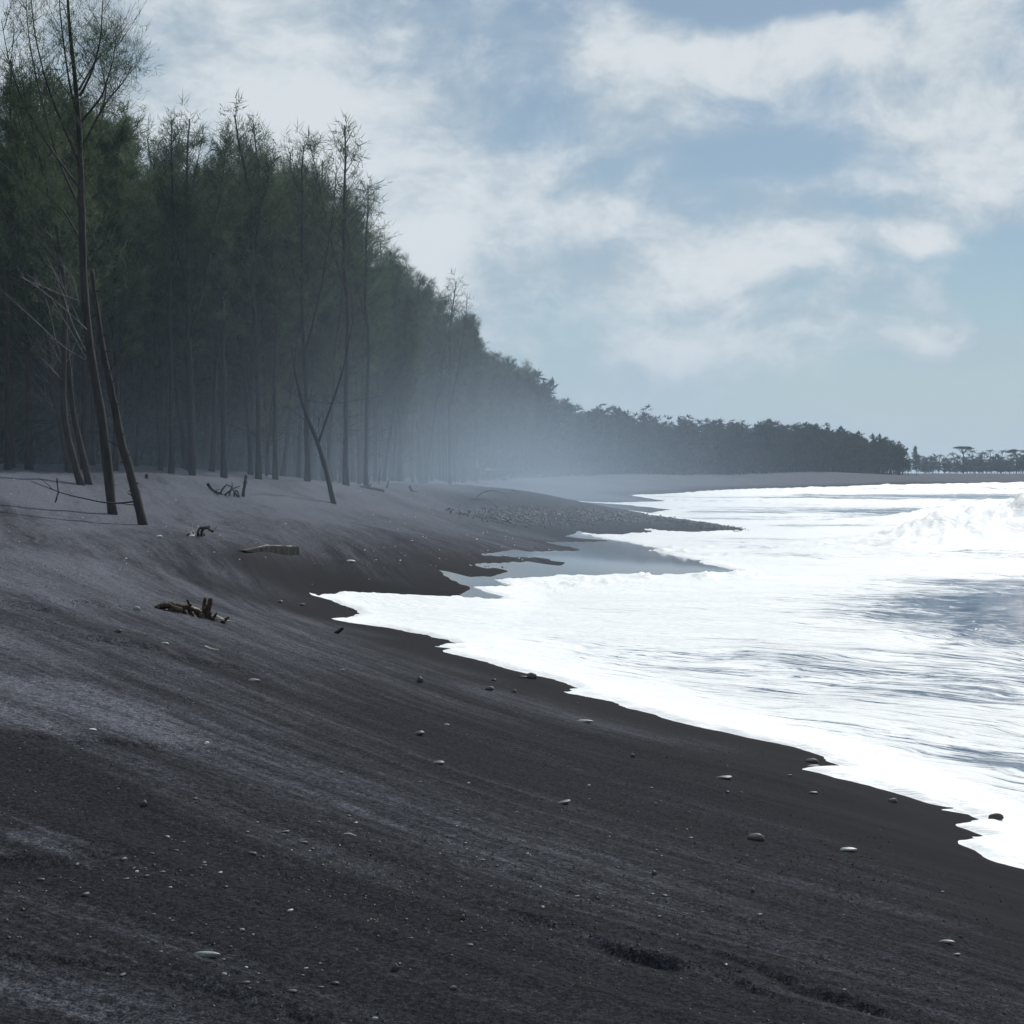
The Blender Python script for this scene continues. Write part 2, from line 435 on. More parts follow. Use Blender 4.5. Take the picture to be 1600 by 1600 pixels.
def mat_sea():
    m, g, out = new_mat('sea_water')
    pos = g.n('ShaderNodeNewGeometry').outputs['Position']
    fo, near = attr(g, 'foam'), attr(g, 'near')
    wn_ = g.n('ShaderNodeTexNoise', i_Vector=pos, i_Scale=0.25, i_Detail=3.0)
    wp = g.n('ShaderNodeVectorMath', operation='MULTIPLY_ADD'); g.put(wp.inputs[0], wn_.outputs['Color'])
    wp.inputs[1].default_value = (3.0, 3.0, 0); g.put(wp.inputs[2], pos)
    rot = g.mapping(wp.outputs[0], rot=(0, 0, math.radians(33)))
    a = g.noise(g.mapping(rot, scale=(.55, 4.2, 1)), 1.0, 8, .70)
    b = g.noise(g.mapping(rot, scale=(2.0, 15.0, 1)), 1.0, 6, .68)
    c = g.noise(g.mapping(rot, scale=(.06, .28, 1)), 1.0, 4, .6)
    fine = g.noise(g.mapping(rot, scale=(6, 16, 1)), 1.0, 4, .65)
    pat = g.m('ADD', g.m('MULTIPLY', a, .52), g.m('ADD', g.m('MULTIPLY', b, .45), g.m('MULTIPLY', c, .33)))
    th = g.m('SUBTRACT', 1.02, g.m('MULTIPLY', fo, .72))
    mask = g.ramp(g.m('SUBTRACT', pat, th), -.07, .05)
    deep = g.mix(near, (.012, .072, .155, 1), (.04, .10, .165, 1))
    col = g.mix(mask, deep, g.mix(g.ramp(fine, .3, .7), (.70, .73, .75, 1), (.86, .87, .87, 1)))
    rough = g.m('MULTIPLY_ADD', mask, .42, .16)
    bm = g.n('ShaderNodeBump', i_Strength=.9, i_Distance=.09)
    hgt = g.m('ADD', g.m('MULTIPLY', b, .55), g.m('ADD', g.m('MULTIPLY', a, .9), g.m('MULTIPLY', fine, .22)))
    g.put(bm.inputs['Height'], g.m('MULTIPLY', hgt, g.m('MULTIPLY_ADD', near, -.80, 1.0)))
    p = g.n('ShaderNodeBsdfPrincipled', i_Base_Color=col, i_Roughness=rough, i_Normal=bm.outputs[0], i_IOR=1.33)
    g.put(out.inputs[0], p.outputs[0]); return m


def mat_simple(name, c1, c2, scale=8.0, rough=.85, bump=.3, stretch=(1, 1, 1), spec=.3, dist=.02, trans=0.0):
    m, g, out = new_mat(name)
    oi = g.n('ShaderNodeObjectInfo'); tcn = g.n('ShaderNodeTexCoord')
    v = g.mapping(tcn.outputs['Object'], scale=stretch)
    ad = g.n('ShaderNodeVectorMath', operation='ADD'); g.put(ad.inputs[0], v)
    sc = g.m('MULTIPLY', oi.outputs['Random'], 40.0); cx = g.n('ShaderNodeCombineXYZ', i_X=sc, i_Y=sc, i_Z=sc); g.put(ad.inputs[1], cx.outputs[0])
    n1 = g.noise(ad.outputs[0], scale, 6, .62)
    col = g.mix(g.ramp(n1, .3, .7), c1, c2)
    hs = g.n('ShaderNodeHueSaturation', i_Color=col); g.put(hs.inputs['Value'], g.m('MULTIPLY_ADD', oi.outputs['Random'], .5, .75))
    bp = g.n('ShaderNodeBump', i_Strength=bump, i_Distance=dist, i_Height=n1)
    p = g.n('ShaderNodeBsdfPrincipled', i_Base_Color=hs.outputs[0], i_Roughness=rough, i_Normal=bp.outputs[0])
    p.inputs['Specular IOR Level'].default_value = spec
    sh = p.outputs[0]
    if trans:
        tr = g.n('ShaderNodeBsdfTranslucent', i_Color=hs.outputs[0]); ms = g.n('ShaderNodeMixShader', i_0=trans)
        g.put(ms.inputs[1], sh); g.put(ms.inputs[2], tr.outputs[0]); sh = ms.outputs[0]
    g.put(out.inputs[0], sh); return m


M_SAND, M_SEA = mat_sand(), mat_sea()
M_BARK = mat_simple('casuarina_bark', (.014, .013, .012, 1), (.038, .034, .031, 1), 6, .92, .6, (1, 1, .25))
M_DEAD = mat_simple('bleached_twig', (.07, .066, .062, 1), (.20, .19, .18, 1), 6, .8, .3, (1, 1, .3))
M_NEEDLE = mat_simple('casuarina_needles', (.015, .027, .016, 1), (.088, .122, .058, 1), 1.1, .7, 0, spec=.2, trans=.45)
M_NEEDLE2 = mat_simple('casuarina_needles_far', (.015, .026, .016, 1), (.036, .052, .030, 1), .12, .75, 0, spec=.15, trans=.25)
M_PALM = mat_simple('palm_fronds', (.02, .04, .018, 1), (.05, .075, .03, 1), .3, .6, 0, spec=.2, trans=.25)
M_DRIFT = mat_simple('driftwood', (.014, .011, .008, 1), (.060, .044, .027, 1), 14, .85, .7, (1, 1, 1))
M_DRIFT_D = mat_simple('dark_driftwood', (.010, .009, .008, 1), (.034, .030, .026, 1), 10, .85, .6)  # dark wood, deepened further so the colour carries backlit shade
M_PALE = mat_simple('bleached_wood', (.30, .27, .22, 1), (.55, .52, .46, 1), 10, .8, .4)
M_ROCK = mat_simple('dark_basalt', (.018, .018, .019, 1), (.055, .055, .058, 1), 16, .55, .35, spec=.5, dist=.006)
M_ROCKG = mat_simple('grey_green_stone', (.085, .11, .10, 1), (.16, .19, .175, 1), 12, .5, .25, spec=.5, dist=.004)
M_ROCKP = mat_simple('pale_stone', (.15, .17, .165, 1), (.30, .33, .315, 1), 12, .5, .2, spec=.5, dist=.004)
M_COBBLE = mat_simple('wet_cobbles', (.006, .006, .0068, 1), (.020, .020, .022, 1), 3, .6, .2, spec=.25)
M_SHELL = mat_simple('white_shell', (.5, .5, .48, 1), (.75, .74, .71, 1), 12, .6, .2, spec=.4)

# ------------------------------------------------------------------ beach and sea sheets: one fan of quads each, finest near the viewer
NC, NR = 660, 720
OY = -8.0


def fan(nc, nr, rmin, rmax, amax, ynear):
    t = np.linspace(-1, 1, nc)
    ang = np.sign(t) * np.radians(amax) * (.34 * np.abs(t) + .66 * np.abs(t) ** 4)
    rr = np.exp(np.linspace(math.log(rmin), math.log(rmax), 20000))
    yy_ = rr + OY; F = np.cumsum(np.gradient(rr) * (np.where(yy_ > ynear, 1.0 / np.maximum(yy_, ynear) ** 2 * ynear, .06 / ynear) + .055 / rr)); F = (F - F[0]) / (F[-1] - F[0])
    r = np.interp(np.linspace(0, 1, nr), F, rr)
    R, A = np.meshgrid(r, ang, indexing='ij')
    return R * np.sin(A), OY + R * np.cos(A)


def grid_faces(nr, nc):
    i = np.arange(nr - 1)[:, None] * nc; j = np.arange(nc - 1)[None]
    return np.stack([i + j, i + j + 1, i + nc + j + 1, i + nc + j], -1).reshape(-1, 4)


GX, GY = fan(NC, NR, 2.5, 6000, 78, 3.6)
gx, gy = GX.ravel(), GY.ravel()
GSD = poly_sd(gx, gy, EDGE)
gz = ground(gx, gy)
dist = np.hypot(gx, gy)
# wet film left by the last wave: mirror-like sand in the hollows between the tongues of foam
jx = gx + fbm(gx * .5, gy * .25, 91, 3) * .6; jy = gy + fbm(gx * .5, gy * .3, 95, 3) * 1.2
gl = sstep(-.10, .10, poly_sd(jx, jy, GP))
wband = .35 + .035 * np.minimum(dist, 60) + fbm(gx * .3, gy * .3, 97, 3) * .5
wet = sstep(-2.2 * wband, -.4 * wband, GSD)
damp = sstep(-9, -1.5, GSD + fbm(gx * .12, gy * .12, 101, 3) * 5) * .55 + .75 * sstep(17, 5, dist) * sstep(-1, 5, 6 - gz * 0)
damp = np.clip(damp, 0, 1)
drift = np.zeros(gx.shape)
for P_, a_, soft in [([(-80, 1040), (100, 1066), (220, 1108), (345, 1166), (250, 1168), (120, 1152), (-80, 1138)], .55, .25), ([(-80, 1288), (60, 1308), (125, 1336), (80, 1346), (-80, 1348)], .45, .12),
                     ([(150, 1170), (500, 1215), (800, 1330), (1100, 1440), (1000, 1455), (700, 1400), (380, 1330), (180, 1260)], .22, .7), ([(-80, 1500), (150, 1530), (330, 1580), (400, 1640), (-80, 1640)], .22, .25),
                     ([(-60, 860), (200, 880), (420, 960), (300, 990), (60, 930), (-60, 930)], .25, 1.5), ([(-60, 745), (60, 742), (150, 770), (260, 800), (150, 800), (-60, 770)], .35, 2.0), ([(330, 745), (480, 770), (640, 800), (520, 800), (350, 775)], .3, 2.5)]:
    Pw = np.array([ground_px(*p) for p in P_]); wq = soft * .6
    drift = np.maximum(drift, a_ * sstep(-soft, soft, poly_sd(gx + fbm(gx * 1.2 / (soft + .3), gy * 1.2 / (soft + .3), 111, 4) * wq * 2, gy + fbm(gx * 1.2 / (soft + .3), gy * 1.2 / (soft + .3), 117, 4) * wq * 2, Pw)))
far_gloss = sstep(-2.5, -.3, GSD) * sstep(70, 110, dist) * .5
beach = add_mesh('beach', np.stack([gx, gy, gz], -1), grid_faces(NR, NC), M_SAND, None, True,
                 dict(drift=drift, al=flow(gx, gy)[0], ac=flow(gx, gy)[1], wet=wet, damp=damp, gloss=np.clip(np.maximum(gl, far_gloss), 0, 1)))
tag(beach, 'black volcanic sand beach sloping down to the surf', kind='structure')

SNC, SNR = 700, 760
SX, SY = fan(SNC, SNR, 4, 6000, 84, 7.5)
sx, sy = SX.ravel(), SY.ravel()
lob = np.minimum(np.hypot(sx, sy), 60) * .02
ex = sx + fbm(sx * 2.2, sy * 2.2, 201, 3) * .5 * (lob + .15); ey = sy + fbm(sx * 2.2, sy * 2.2, 205, 3) * .6 * (lob + .15)
ex = ex + fbm(sx * 9, sy * 9, 207, 3) * .16 * (lob + .1); ey = ey + fbm(sx * 9, sy * 9, 209, 3) * .22 * (lob + .1)
ssd = poly_sd(ex, ey, EDGE)
sb = base_h(sx, sy)
sdist = np.hypot(sx, sy)
off = sstep(.5, 12, ssd) * sstep(.05, -.5, sb)
sw = fbm(sx * .10, sy * .28, 211, 3) * .32 + fbm((sx + .6 * sy) * .5, (sy - .6 * sx) * 1.1, 215, 4) * .16 + fbm(sx * 1.6, sy * 2.6, 219, 3) * .07 * sstep(140, 50, sdist)
sea_z = sw * off
foam = .455 + .15 * sstep(10, 2.0, ssd / (1 + .03 * np.minimum(sdist, 60))) + fbm(sx * .07, sy * .12, 231, 4) * .42 - .03 * sstep(45, 140, sdist)
foam -= .12 * sstep(4.5, 10, ssd) * sstep(48, 30, sdist)
RIDGES = [  # crest line, height, width, turbulence, foam
    ([(11.5, 52), (15, 56), (18.5, 60), (22, 61.5), (30, 62), (45, 58)], [0.0, .5, 1.15, 1.75, 2.0, 1.8], 2.6, .8, .8),
    ([(17, 78), (22, 84), (27, 90), (34, 95), (50, 98)], [.1, .35, .7, 1.2, 1.5], 2.4, .5, .7),
    ([(16, 135), (24, 140), (34, 138), (46, 130), (60, 120)], [.1, .4, .5, .6, .8], 3.0, .4, .6),
    ([(22, 195), (32, 215), (46, 222), (62, 228), (90, 225), (120, 210)], [.2, .7, .8, .7, .9, 1.0], 4.5, .5, .7),
    ([(60, 300), (85, 330), (120, 345), (170, 340)], [.5, .9, .8, 1.0], 6, .5, .6),
    ([(120, 430), (160, 470), (230, 500), (330, 520)], [.6, 1.0, 1.1, 1.2], 9, .5, .6),
    ([(8, 48), (10.5, 50), (13, 49)], [.1, .3, .15], 1.0, .3, .3)]
for P, H, wd, tb, fm in RIDGES:
    P = np.array(P, float); H = np.array(H)
    t = np.linspace(0, len(P) - 1, 40); k = np.minimum(t.astype(int), len(P) - 2); f = (t - k)[:, None]
    PP = P[k] * (1 - f) + P[k + 1] * f; HH = np.interp(t, np.arange(len(P)), H)
    lo, hi = PP.min(0) - 5 * wd, PP.max(0) + 5 * wd
    s = np.where((sx > lo[0]) & (sx < hi[0]) & (sy > lo[1]) & (sy < hi[1]))[0]
    xs, ys = sx[s] + fbm(sx[s] * .3, sy[s] * .3, 241, 3) * wd * .8, sy[s] + fbm(sx[s] * .3, sy[s] * .3, 247, 3) * wd * .8
    D = (xs[:, None] - PP[None, :, 0]) ** 2 + (ys[:, None] - PP[None, :, 1]) ** 2
    i = D.argmin(1); d = np.sqrt(D[np.arange(len(i)), i]); h = HH[i]
    wdf = wd * np.where(ys < PP[i, 1], 1.5, 1.0)
    pr = np.exp(-(d / wdf) ** 2)
    tur = (fbm(xs * .9, ys * .9, 251, 5, .66) * 1.5 + np.abs(fbm(xs * 2.6, ys * 2.6, 257, 3, .6)) * .8) * tb * pr
    sea_z[s] += h * pr + tur * h
    foam[s] += fm * .5 * np.exp(-(d / (wdf * 1.25)) ** 2) * np.clip(h * 1.6, 0, 1.2)
# low churned lumps of foam along the last breaker's front
LUMP = np.array([ground_px(*p) for p in [(740, 915), (800, 909), (900, 905), (1000, 904), (1130, 901)]])
d, _s = line_d(sx, sy, LUMP)
lump = np.maximum(fbm(sx * 1.9, sy * 1.5, 261, 4, .6) - .03, 0) * 1.1 * np.exp(-(d / 1.3) ** 2) * sstep(-.25, .2, fbm(sx * .35, sy * .35, 263, 2))
foam += np.exp(-(d / 2.5) ** 2) * .2
D2 = np.array([ground_px(*p) for p in [(1080, 862), (1160, 872), (1260, 868)]])
d, _s = line_d(sx, sy, D2); lump += np.maximum(fbm(sx * 1.4, sy * 1.4, 267, 3), 0) ** 1.2 * 1.2 * np.exp(-(d / 2.0) ** 2)
thick = np.clip(ssd * .22, -.08, .035) + lump * sstep(0, .6, ssd) + fbm(sx * 2.5, sy * 4, 271, 3) * .02 * sstep(0, .4, ssd)
lens = .012 * sstep(.0, .10, ssd) * sstep(.45, .12, ssd)      # the rounded lip of the running foam
film = sb + thick + lens
ks = .05
film = np.minimum(film, .42 + .02 * np.minimum(lump, 1))
zz = np.where(ssd > 0, np.maximum(film, sea_z * sstep(.5, 3, ssd) + sstep(0, 2, ssd) * .02), film)
foam += .45 * sstep(1.3, .1, ssd / (1 + .02 * np.minimum(sdist, 60)))
foam = np.clip(foam, 0, 1.25)
near = sstep(.5, -.3, sb * -1 + .1) * sstep(60, 30, sdist)
F = grid_faces(SNR, SNC)
keep = (ssd > -(.25 + .006 * sdist))[F].any(1)
F = F[keep]; used = np.unique(F); rm = np.zeros(len(sx), np.int64); rm[used] = np.arange(len(used))
sea = add_mesh('sea', np.stack([sx, sy, zz], -1)[used], rm[F], M_SEA, None, True, dict(foam=foam[used], near=near[used]))
tag(sea, 'foaming white surf and blue water running up the beach', kind='structure')

# ------------------------------------------------------------------ forest: casuarina templates
def casuarina(seed, H, crown0, R, dens, upsw=.55, lean=0.0, blade=(.30, .60, .028), nb=70, dead=20, wisp=1.0, rad=.13, lod=False, fork=0):
    """one tree about H metres tall with its foot at the origin: (trunk MB, crown MB)"""
    rng = RS(seed); tr, cr = MB(), MB()
    n = 14
    t = np.linspace(0, 1, n)
    bx = np.cumsum(rng.randn(n) * .24) * t * .6 + lean * H * t ** 1.3; by = np.cumsum(rng.randn(n) * .24) * t * .6
    P = np.stack([bx, by, t * H - .25], -1); Rr = rad * (1 - .9 * t) ** .8 + .012
    Rr[0] *= 1.35
    tr.tube(P, Rr, 4 if lod else 7, .12, rng)
    stems = [(P, 1.0)]
    for k in range(fork):
        i0 = rng.randint(5, 9); a = rng.rand() * 6.28; L = H * (1 - t[i0]) * (.7 + .3 * rng.rand())
        s = np.linspace(0, 1, 9)
        Q = P[i0] + np.stack([np.cos(a) * s ** .8 * L * .22, np.sin(a) * s ** .8 * L * .22, s * L], -1) + np.cumsum(rng.randn(9, 3) * .05, 0) * s[:, None]
        tr.tube(Q, Rr[i0] * .65 * (1 - .88 * s) + .008, 4 if lod else 6, .1, rng); stems.append((Q, .65))
    C, D, Ls, Wd = [], [], [], []
    for P_, sc in stems:
        for b in range(int(nb * sc)):
            u = crown0 + (1 - crown0) * (rng.rand() ** .85) if sc == 1.0 else .25 + .75 * rng.rand()
            p0 = np.array([np.interp(u, np.linspace(0, 1, len(P_)), P_[:, k]) for k in range(3)])
            v = (u - crown0) / (1 - crown0) if sc == 1.0 else u
            shape = (.45 + .55 * np.sin(min(1, max(0, v) * 1.5 + .12) * 1.57)) * (1 - max(0, v)) ** .8 + .07
            L = R * shape * (.55 + .65 * rng.rand()) * (1.0 if sc == 1 else .7)
            a = rng.rand() * 6.283
            up = upsw * (.6 + .8 * rng.rand()) + .5 * max(0, v) ** 2
            s = np.linspace(0, 1, 6)
            hd = np.array([math.cos(a), math.sin(a), 0])
            Q = p0 + hd * (s * L)[:, None] + np.array([0, 0, 1]) * (up * L * (s * .7 + .5 * s ** 2))[:, None] + np.cumsum(rng.randn(6, 3) * .05 * L * .4, 0) * s[:, None]
            if not lod or b % 3 == 0: tr.tube(Q, .022 * (1 - .8 * s) * (.6 + .4 * L / R) + .004, 3, 0, None, False)
            m = int(dens * (L / R + .25) * (.5 + rng.rand()))
            if m < 2: continue
            # tufts strung along the limb, with side twigs
            nt = max(2, int(2 + 3.2 * L / R))
            tt = np.clip(.22 + .82 * rng.rand(nt), 0, 1.02)
            K = np.stack([np.interp(tt, s, Q[:, k]) for k in range(3)], -1) + rng.randn(nt, 3) * np.array([.22, .22, .20]) * (.4 + .25 * L)
            per = max(2, m // nt)
            for kk in K:
                od = hd * .45 + np.array([0, 0, .75]) + rng.randn(3) * .5
                ax = od / np.linalg.norm(od); ln = .35 + .5 * rng.rand()
                w = rng.rand(per)
                c = kk + ax * (w * ln * wisp)[:, None] + rng.randn(per, 3) * .075
                C.append(c); D.append(ax * .7 + rng.randn(per, 3) * .48 + np.array([0, 0, .05]))
                Ls.append(blade[0] + (blade[1] - blade[0]) * rng.rand(per)); Wd.append(blade[2] * (.6 + .8 * rng.rand(per)))
    cr.blades(np.vstack(C), np.vstack(D), np.concatenate(Ls), np.concatenate(Wd), rng)
    for b in range(dead):
        u = .10 + (crown0 + .10) * rng.rand(); p0 = np.array([np.interp(u, t, P[:, k]) for k in range(3)])
        a = rng.rand() * 6.283; L = .6 + 1.7 * rng.rand(); s = np.linspace(0, 1, 5)
        Q = p0 + np.stack([np.cos(a) * s * L, np.sin(a) * s * L, s * L * (.2 + .6 * rng.rand()) + .25 * L * s ** 2 * rng.randn()], -1) + np.cumsum(rng.randn(5, 3) * .04, 0)
        tr.tube(Q, .016 * (1 - .8 * s) + .004, 3, 0, None, False)
        for _ in range(2):
            i = rng.randint(1, 4); e = Q[i] + rng.randn(3) * .35 + np.array([np.cos(a), np.sin(a), .5]) * .35
            tr.tube(np.array([Q[i], (Q[i] + e) / 2 + rng.randn(3) * .04, e]), [.008, .006, .003], 3, 0, None, False)
    return tr, cr


KINDS_T = {  # seed, H, crown start, radius, density ...
    'bushy': [dict(seed=11, H=16.5, crown0=.34, R=2.3, dens=150, nb=105), dict(seed=12, H=15.5, crown0=.38, R=2.6, dens=155, nb=95, fork=1),
              dict(seed=13, H=17, crown0=.30, R=2.1, dens=150, nb=105), dict(seed=14, H=14.5, crown0=.32, R=2.4, dens=150, nb=95, fork=1)],
    'slender': [dict(seed=21, H=17.5, crown0=.45, R=1.7, dens=100, nb=85), dict(seed=22, H=16, crown0=.42, R=1.9, dens=90, nb=80, lean=-.03),
                dict(seed=23, H=17, crown0=.5, R=1.6, dens=105, nb=80)],
    'sparse': [dict(seed=31, H=18, crown0=.50, R=2.0, dens=46, nb=62, upsw=.8, fork=1), dict(seed=32, H=17.5, crown0=.45, R=2.2, dens=42, nb=60, upsw=.85, fork=2)],
    'young': [dict(seed=41, H=8.5, crown0=.25, R=1.6, dens=100, nb=60, rad=.07), dict(seed=42, H=10, crown0=.3, R=1.5, dens=80, nb=60, rad=.08)],
}
LAB = {'bushy': 'dense bushy dark green casuarina', 'slender': 'slender bare-trunked casuarina with narrow crown', 'sparse': 'thin see-through casuarina with wispy top', 'young': 'short young casuarina'}


def zone(row, y):
    """where in the forest a tree stands: (label phrase, group phrase)"""
    z = 'behind the dune crest' if y < 58 else 'near the forked dead tree' if y < 80 else 'where the mist thickens' if y < 130 else 'deep in the sea mist' if y < 200 else 'out towards the far point'
    return ('on the forest edge ' if row == 0 else 'one row back, ' if row == 1 else 'well inside the forest, ') + z


TPL = {}
for kd, lst in KINDS_T.items():
    TPL[kd] = []
    for a in lst:
        t_, c_ = casuarina(**a)
        TPL[kd].append((a['H'], t_.mesh('trunk', M_BARK), c_.mesh('crown', M_NEEDLE, False)))


def plant(kd, x, y, H, rng, label=None, group=None, which=None, rot=None, cat='tree', lean=None):
    H0, tm, cm = TPL[kd][rng.randint(len(TPL[kd])) if which is None else which]
    o = bpy.data.objects.new('casuarina_tree', None); COL.objects.link(o); o.empty_display_size = .3
    o.location = (x, y, ground1(x, y)); s = H / H0
    o.scale = (s * (.9 + .2 * rng.rand()), s * (.9 + .2 * rng.rand()), s)
    l1 = (rng.randn() * .05, -.02 + rng.randn() * .06) if lean is None else lean
    o.rotation_euler = (l1[0], l1[1], rng.rand() * 6.283 if rot is None else rot)
    link('trunk', tm, o); link('crown', cm, o)
    tag(o, label, cat, group)
    return o


# seaward edge of the forest (x of the edge at distance y)
FE = np.array([(-17.5, 38), (-14.6, 46), (-11.5, 55), (-9.4, 64), (-8.6, 75), (-7.9, 95), (-7.4, 110), (-5.6, 128), (-4.6, 150), (-3, 178), (1, 225), (10, 296), (30, 352), (79, 460), (171, 667)], float)


def edge_x(y): return np.interp(y, FE[:, 1], FE[:, 0])


frng = RS(5)
spots = []


def try_spot(x, y, dmin):
    for (a, b, _d) in spots:
        if (a - x) ** 2 + (b - y) ** 2 < dmin * dmin: return False
    spots.append((x, y, dmin)); return True


# wanted skyline (photo x -> photo y), used for how tall the trees at the edge grow
SKY = np.array([(-200, 60), (0, 130), (130, 170), (210, 200), (250, 240), (300, 215), (350, 250), (400, 250), (430, 240), (480, 235), (540, 290), (580, 345), (600, 400), (640, 420), (680, 470), (720, 490), (760, 530), (800, 555), (850, 585), (890, 622),
                (950, 640), (1000, 645), (1100, 660), (1200, 668), (1300, 676), (1380, 688), (1420, 700)], float)


def tall(x, y, jit):
    px = 800 + FOC * x / y
    return np.clip((HOR - np.interp(px, SKY[:, 0], SKY[:, 1])) / FOC * y + CZ - 2.3, 7.0, 19.5) * jit


placed = 0
for px, py, y, kd, w_, lb in [(540, 192, 67, 'sparse', 0, 'tall see-through spire of a casuarina above the forked dead tree'), (404, 178, 58, 'sparse', 1, 'thin casuarina spire standing highest above the root tangle on the dune'),
                              (300, 168, 53, 'sparse', 1, 'open lacy casuarina rising over the twisted dead branch'), (268, 175, 52.5, 'sparse', 0, 'lacy casuarina beside the gap in the skyline next to dense crowns'),
                              (350, 205, 55, 'slender', 1, 'slender casuarina between two lacy spires behind the short post'), (480, 212, 62, 'sparse', 1, 'wispy double-topped casuarina between two taller spires'),
                              (430, 240, 60, 'slender', 0, 'slender dark casuarina just below the highest thin spire'), (572, 285, 74, 'sparse', 0, 'open-branched casuarina at the shoulder where the skyline drops'),
                              (626, 395, 101, 'bushy', 0, 'dense pointed casuarina just past the shoulder of the skyline'), (703, 432, 124, 'sparse', 1, 'lone thin spire standing above the misty sloping skyline'),
                              (12, 80, 46, 'sparse', 0, 'wispy casuarina behind the crown of the tallest open-sand tree'), (45, 130, 47, 'bushy', 2, 'dense casuarina behind the leaning trunks at the dune crest'),
                              (130, 160, 49, 'bushy', 1, 'dense dark casuarina right behind the tallest open-sand trunk'), (180, 185, 50.5, 'bushy', 3, 'dense casuarina behind the broken snag')]:
    x = (px - 800) / FOC * y; spots.append((x, y, 1.3))
    plant(kd, x, y, CZ + (HOR - py) / FOC * y - ground1(x, y), frng, lb, None, which=w_, lean=(0, 0)); placed += 1
for row, (d0, d1, sp, ymax) in enumerate([(0.0, 1.6, 2.1, 330), (1.8, 4.5, 2.3, 260), (4.5, 8.5, 2.6, 150), (8.5, 14, 3.0, 110)]):
    y = 43.0
    while y < ymax:
        y += sp * (.55 + .7 * frng.rand()) * (1 + max(0, y - 90) / 160)
        x = edge_x(y) - (d0 + (d1 - d0) * frng.rand()) * (1 + max(0, y - 150) / 200)
        px = 800 + FOC * x / y
        if px < -70 or (row > 0 and px < -20): continue
        if not try_spot(x, y, 1.3): continue
        u = frng.rand()
        kd = 'bushy' if u < (.46 if row else .26) else 'slender' if u < .72 else 'sparse' if u < .91 else 'young'
        if y > 150 and kd in ('sparse', 'young'): kd = 'bushy'
        H = tall(x, y, .72 + .30 * frng.rand() ** 1.3)
        if kd == 'sparse': H *= 1.10
        if kd == 'young': H = 5 + 5 * frng.rand()
        zn = zone(row, y); plant(kd, x, y, H, frng, LAB[kd] + ' ' + zn, kd + ' trees ' + zn); placed += 1
# the trees that stand deeper in, left of the gaps
for k in range(400):
    if placed > 285: break
    y = 46 + 70 * frng.rand() ** 1.2; x = edge_x(y) - 3 - 16 * frng.rand(); px = 800 + FOC * x / y
    if px < -40 or px > 620 or not try_spot(x, y, 2.0): continue
    kd = 'bushy' if frng.rand() < .6 else 'slender'; zn = zone(2, y)
    plant(kd, x, y, tall(x, y, .82 + .16 * frng.rand()), frng, LAB[kd] + ' ' + zn, kd + ' trees ' + zn); placed += 1


# forest mass: what stands behind the front rows and the far point, past telling single trees apart
def wood_mass(name, spots_, seed, label, mat, bl=(.7, 1.3, .16), dens=34, nb=34):
    rng = RS(seed); tr, cr = MB(), MB()
    base = [casuarina(900 + i, 16, .2, 2.7, dens, nb=nb, dead=0, lod=True, blade=bl) for i in range(4)]
    base = [(np.vstack(a.v), np.vstack(a.q), np.vstack(a.t) if a.t else None, np.vstack(c.v), np.vstack(c.t)) for a, c in base]
    gz_ = ground(np.array([s[0] for s in spots_]), np.array([s[1] for s in spots_]))
    for (x, y, H, w), z in zip(spots_, gz_):
        tv, tq, tt, cv, ct = base[rng.randint(4)]; a = rng.rand() * 6.283; s = H / 16
        R_ = np.array([[math.cos(a), -math.sin(a), 0], [math.sin(a), math.cos(a), 0], [0, 0, 1]]); S = np.array([s * w, s * w, s])
        tr.add((tv @ R_.T) * S + (x, y, z), tq, tt); cr.add((cv @ R_.T) * S + (x, y, z), None, ct)
    o = tr.build(name, M_BARK); c = cr.build('crown', mat, o, False)
    tag(o, label, None, None, 'stuff'); c['kind'] = 'stuff'
    return o


sp_ = []
for k in range(230):
    y = 60 + 130 * frng.rand() ** 1.1; x = edge_x(y) - 15 - 22 * frng.rand(); px = 800 + FOC * x / y
    if -120 < px < 780: sp_.append((x, y, tall(x, y, .72 + .18 * frng.rand()), 1.15))
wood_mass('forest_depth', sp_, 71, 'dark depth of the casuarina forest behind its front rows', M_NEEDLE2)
sp_ = []
for k in range(520):
    t = frng.rand() ** .9; y = 255 + (668 - 255) * t; dd = 30 * frng.rand() ** 1.4
    sp_.append((edge_x(y) - 1 - dd * .8, y + dd * .55, tall(edge_x(y), y, .80 + .24 * frng.rand() ** 1.5), 1.3 + .5 * frng.rand()))
for k in range(60):
    sp_.append((171 + 10 * frng.rand() - 4, 662 + 26 * frng.rand(), 8 + 7 * frng.rand(), 1.4))
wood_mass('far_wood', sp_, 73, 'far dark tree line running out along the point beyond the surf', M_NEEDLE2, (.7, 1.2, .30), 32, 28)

# low undergrowth closing the view between the trunks
def thicket(name, spots_, seed, label, bl):
    rng = RS(seed); mb = MB(); P = np.array([(a, b) for a, b, _h in spots_]); z = ground(P[:, 0], P[:, 1]); C, D, L = [], [], []
    for (x, y, h), zz_ in zip(spots_, z):
        n = 260; u = rng.rand(n); r = h * .75 * np.sqrt(rng.rand(n)) * (1.1 - .7 * u); a = rng.rand(n) * 6.283
        C.append(np.stack([x + r * np.cos(a), y + r * np.sin(a), zz_ + u * h], -1)); D.append(np.stack([np.cos(a) * .6, np.sin(a) * .6, .8 + 0 * u], -1) + rng.randn(n, 3) * .5); L.append(h * .22 * (.5 + rng.rand(n)))
    C, D, L = np.vstack(C), np.vstack(D), np.concatenate(L); mb.blades(C, D, L, L * bl, rng)
    return tag(mb.build(name, M_NEEDLE2, None, False), label, None, None, 'stuff')


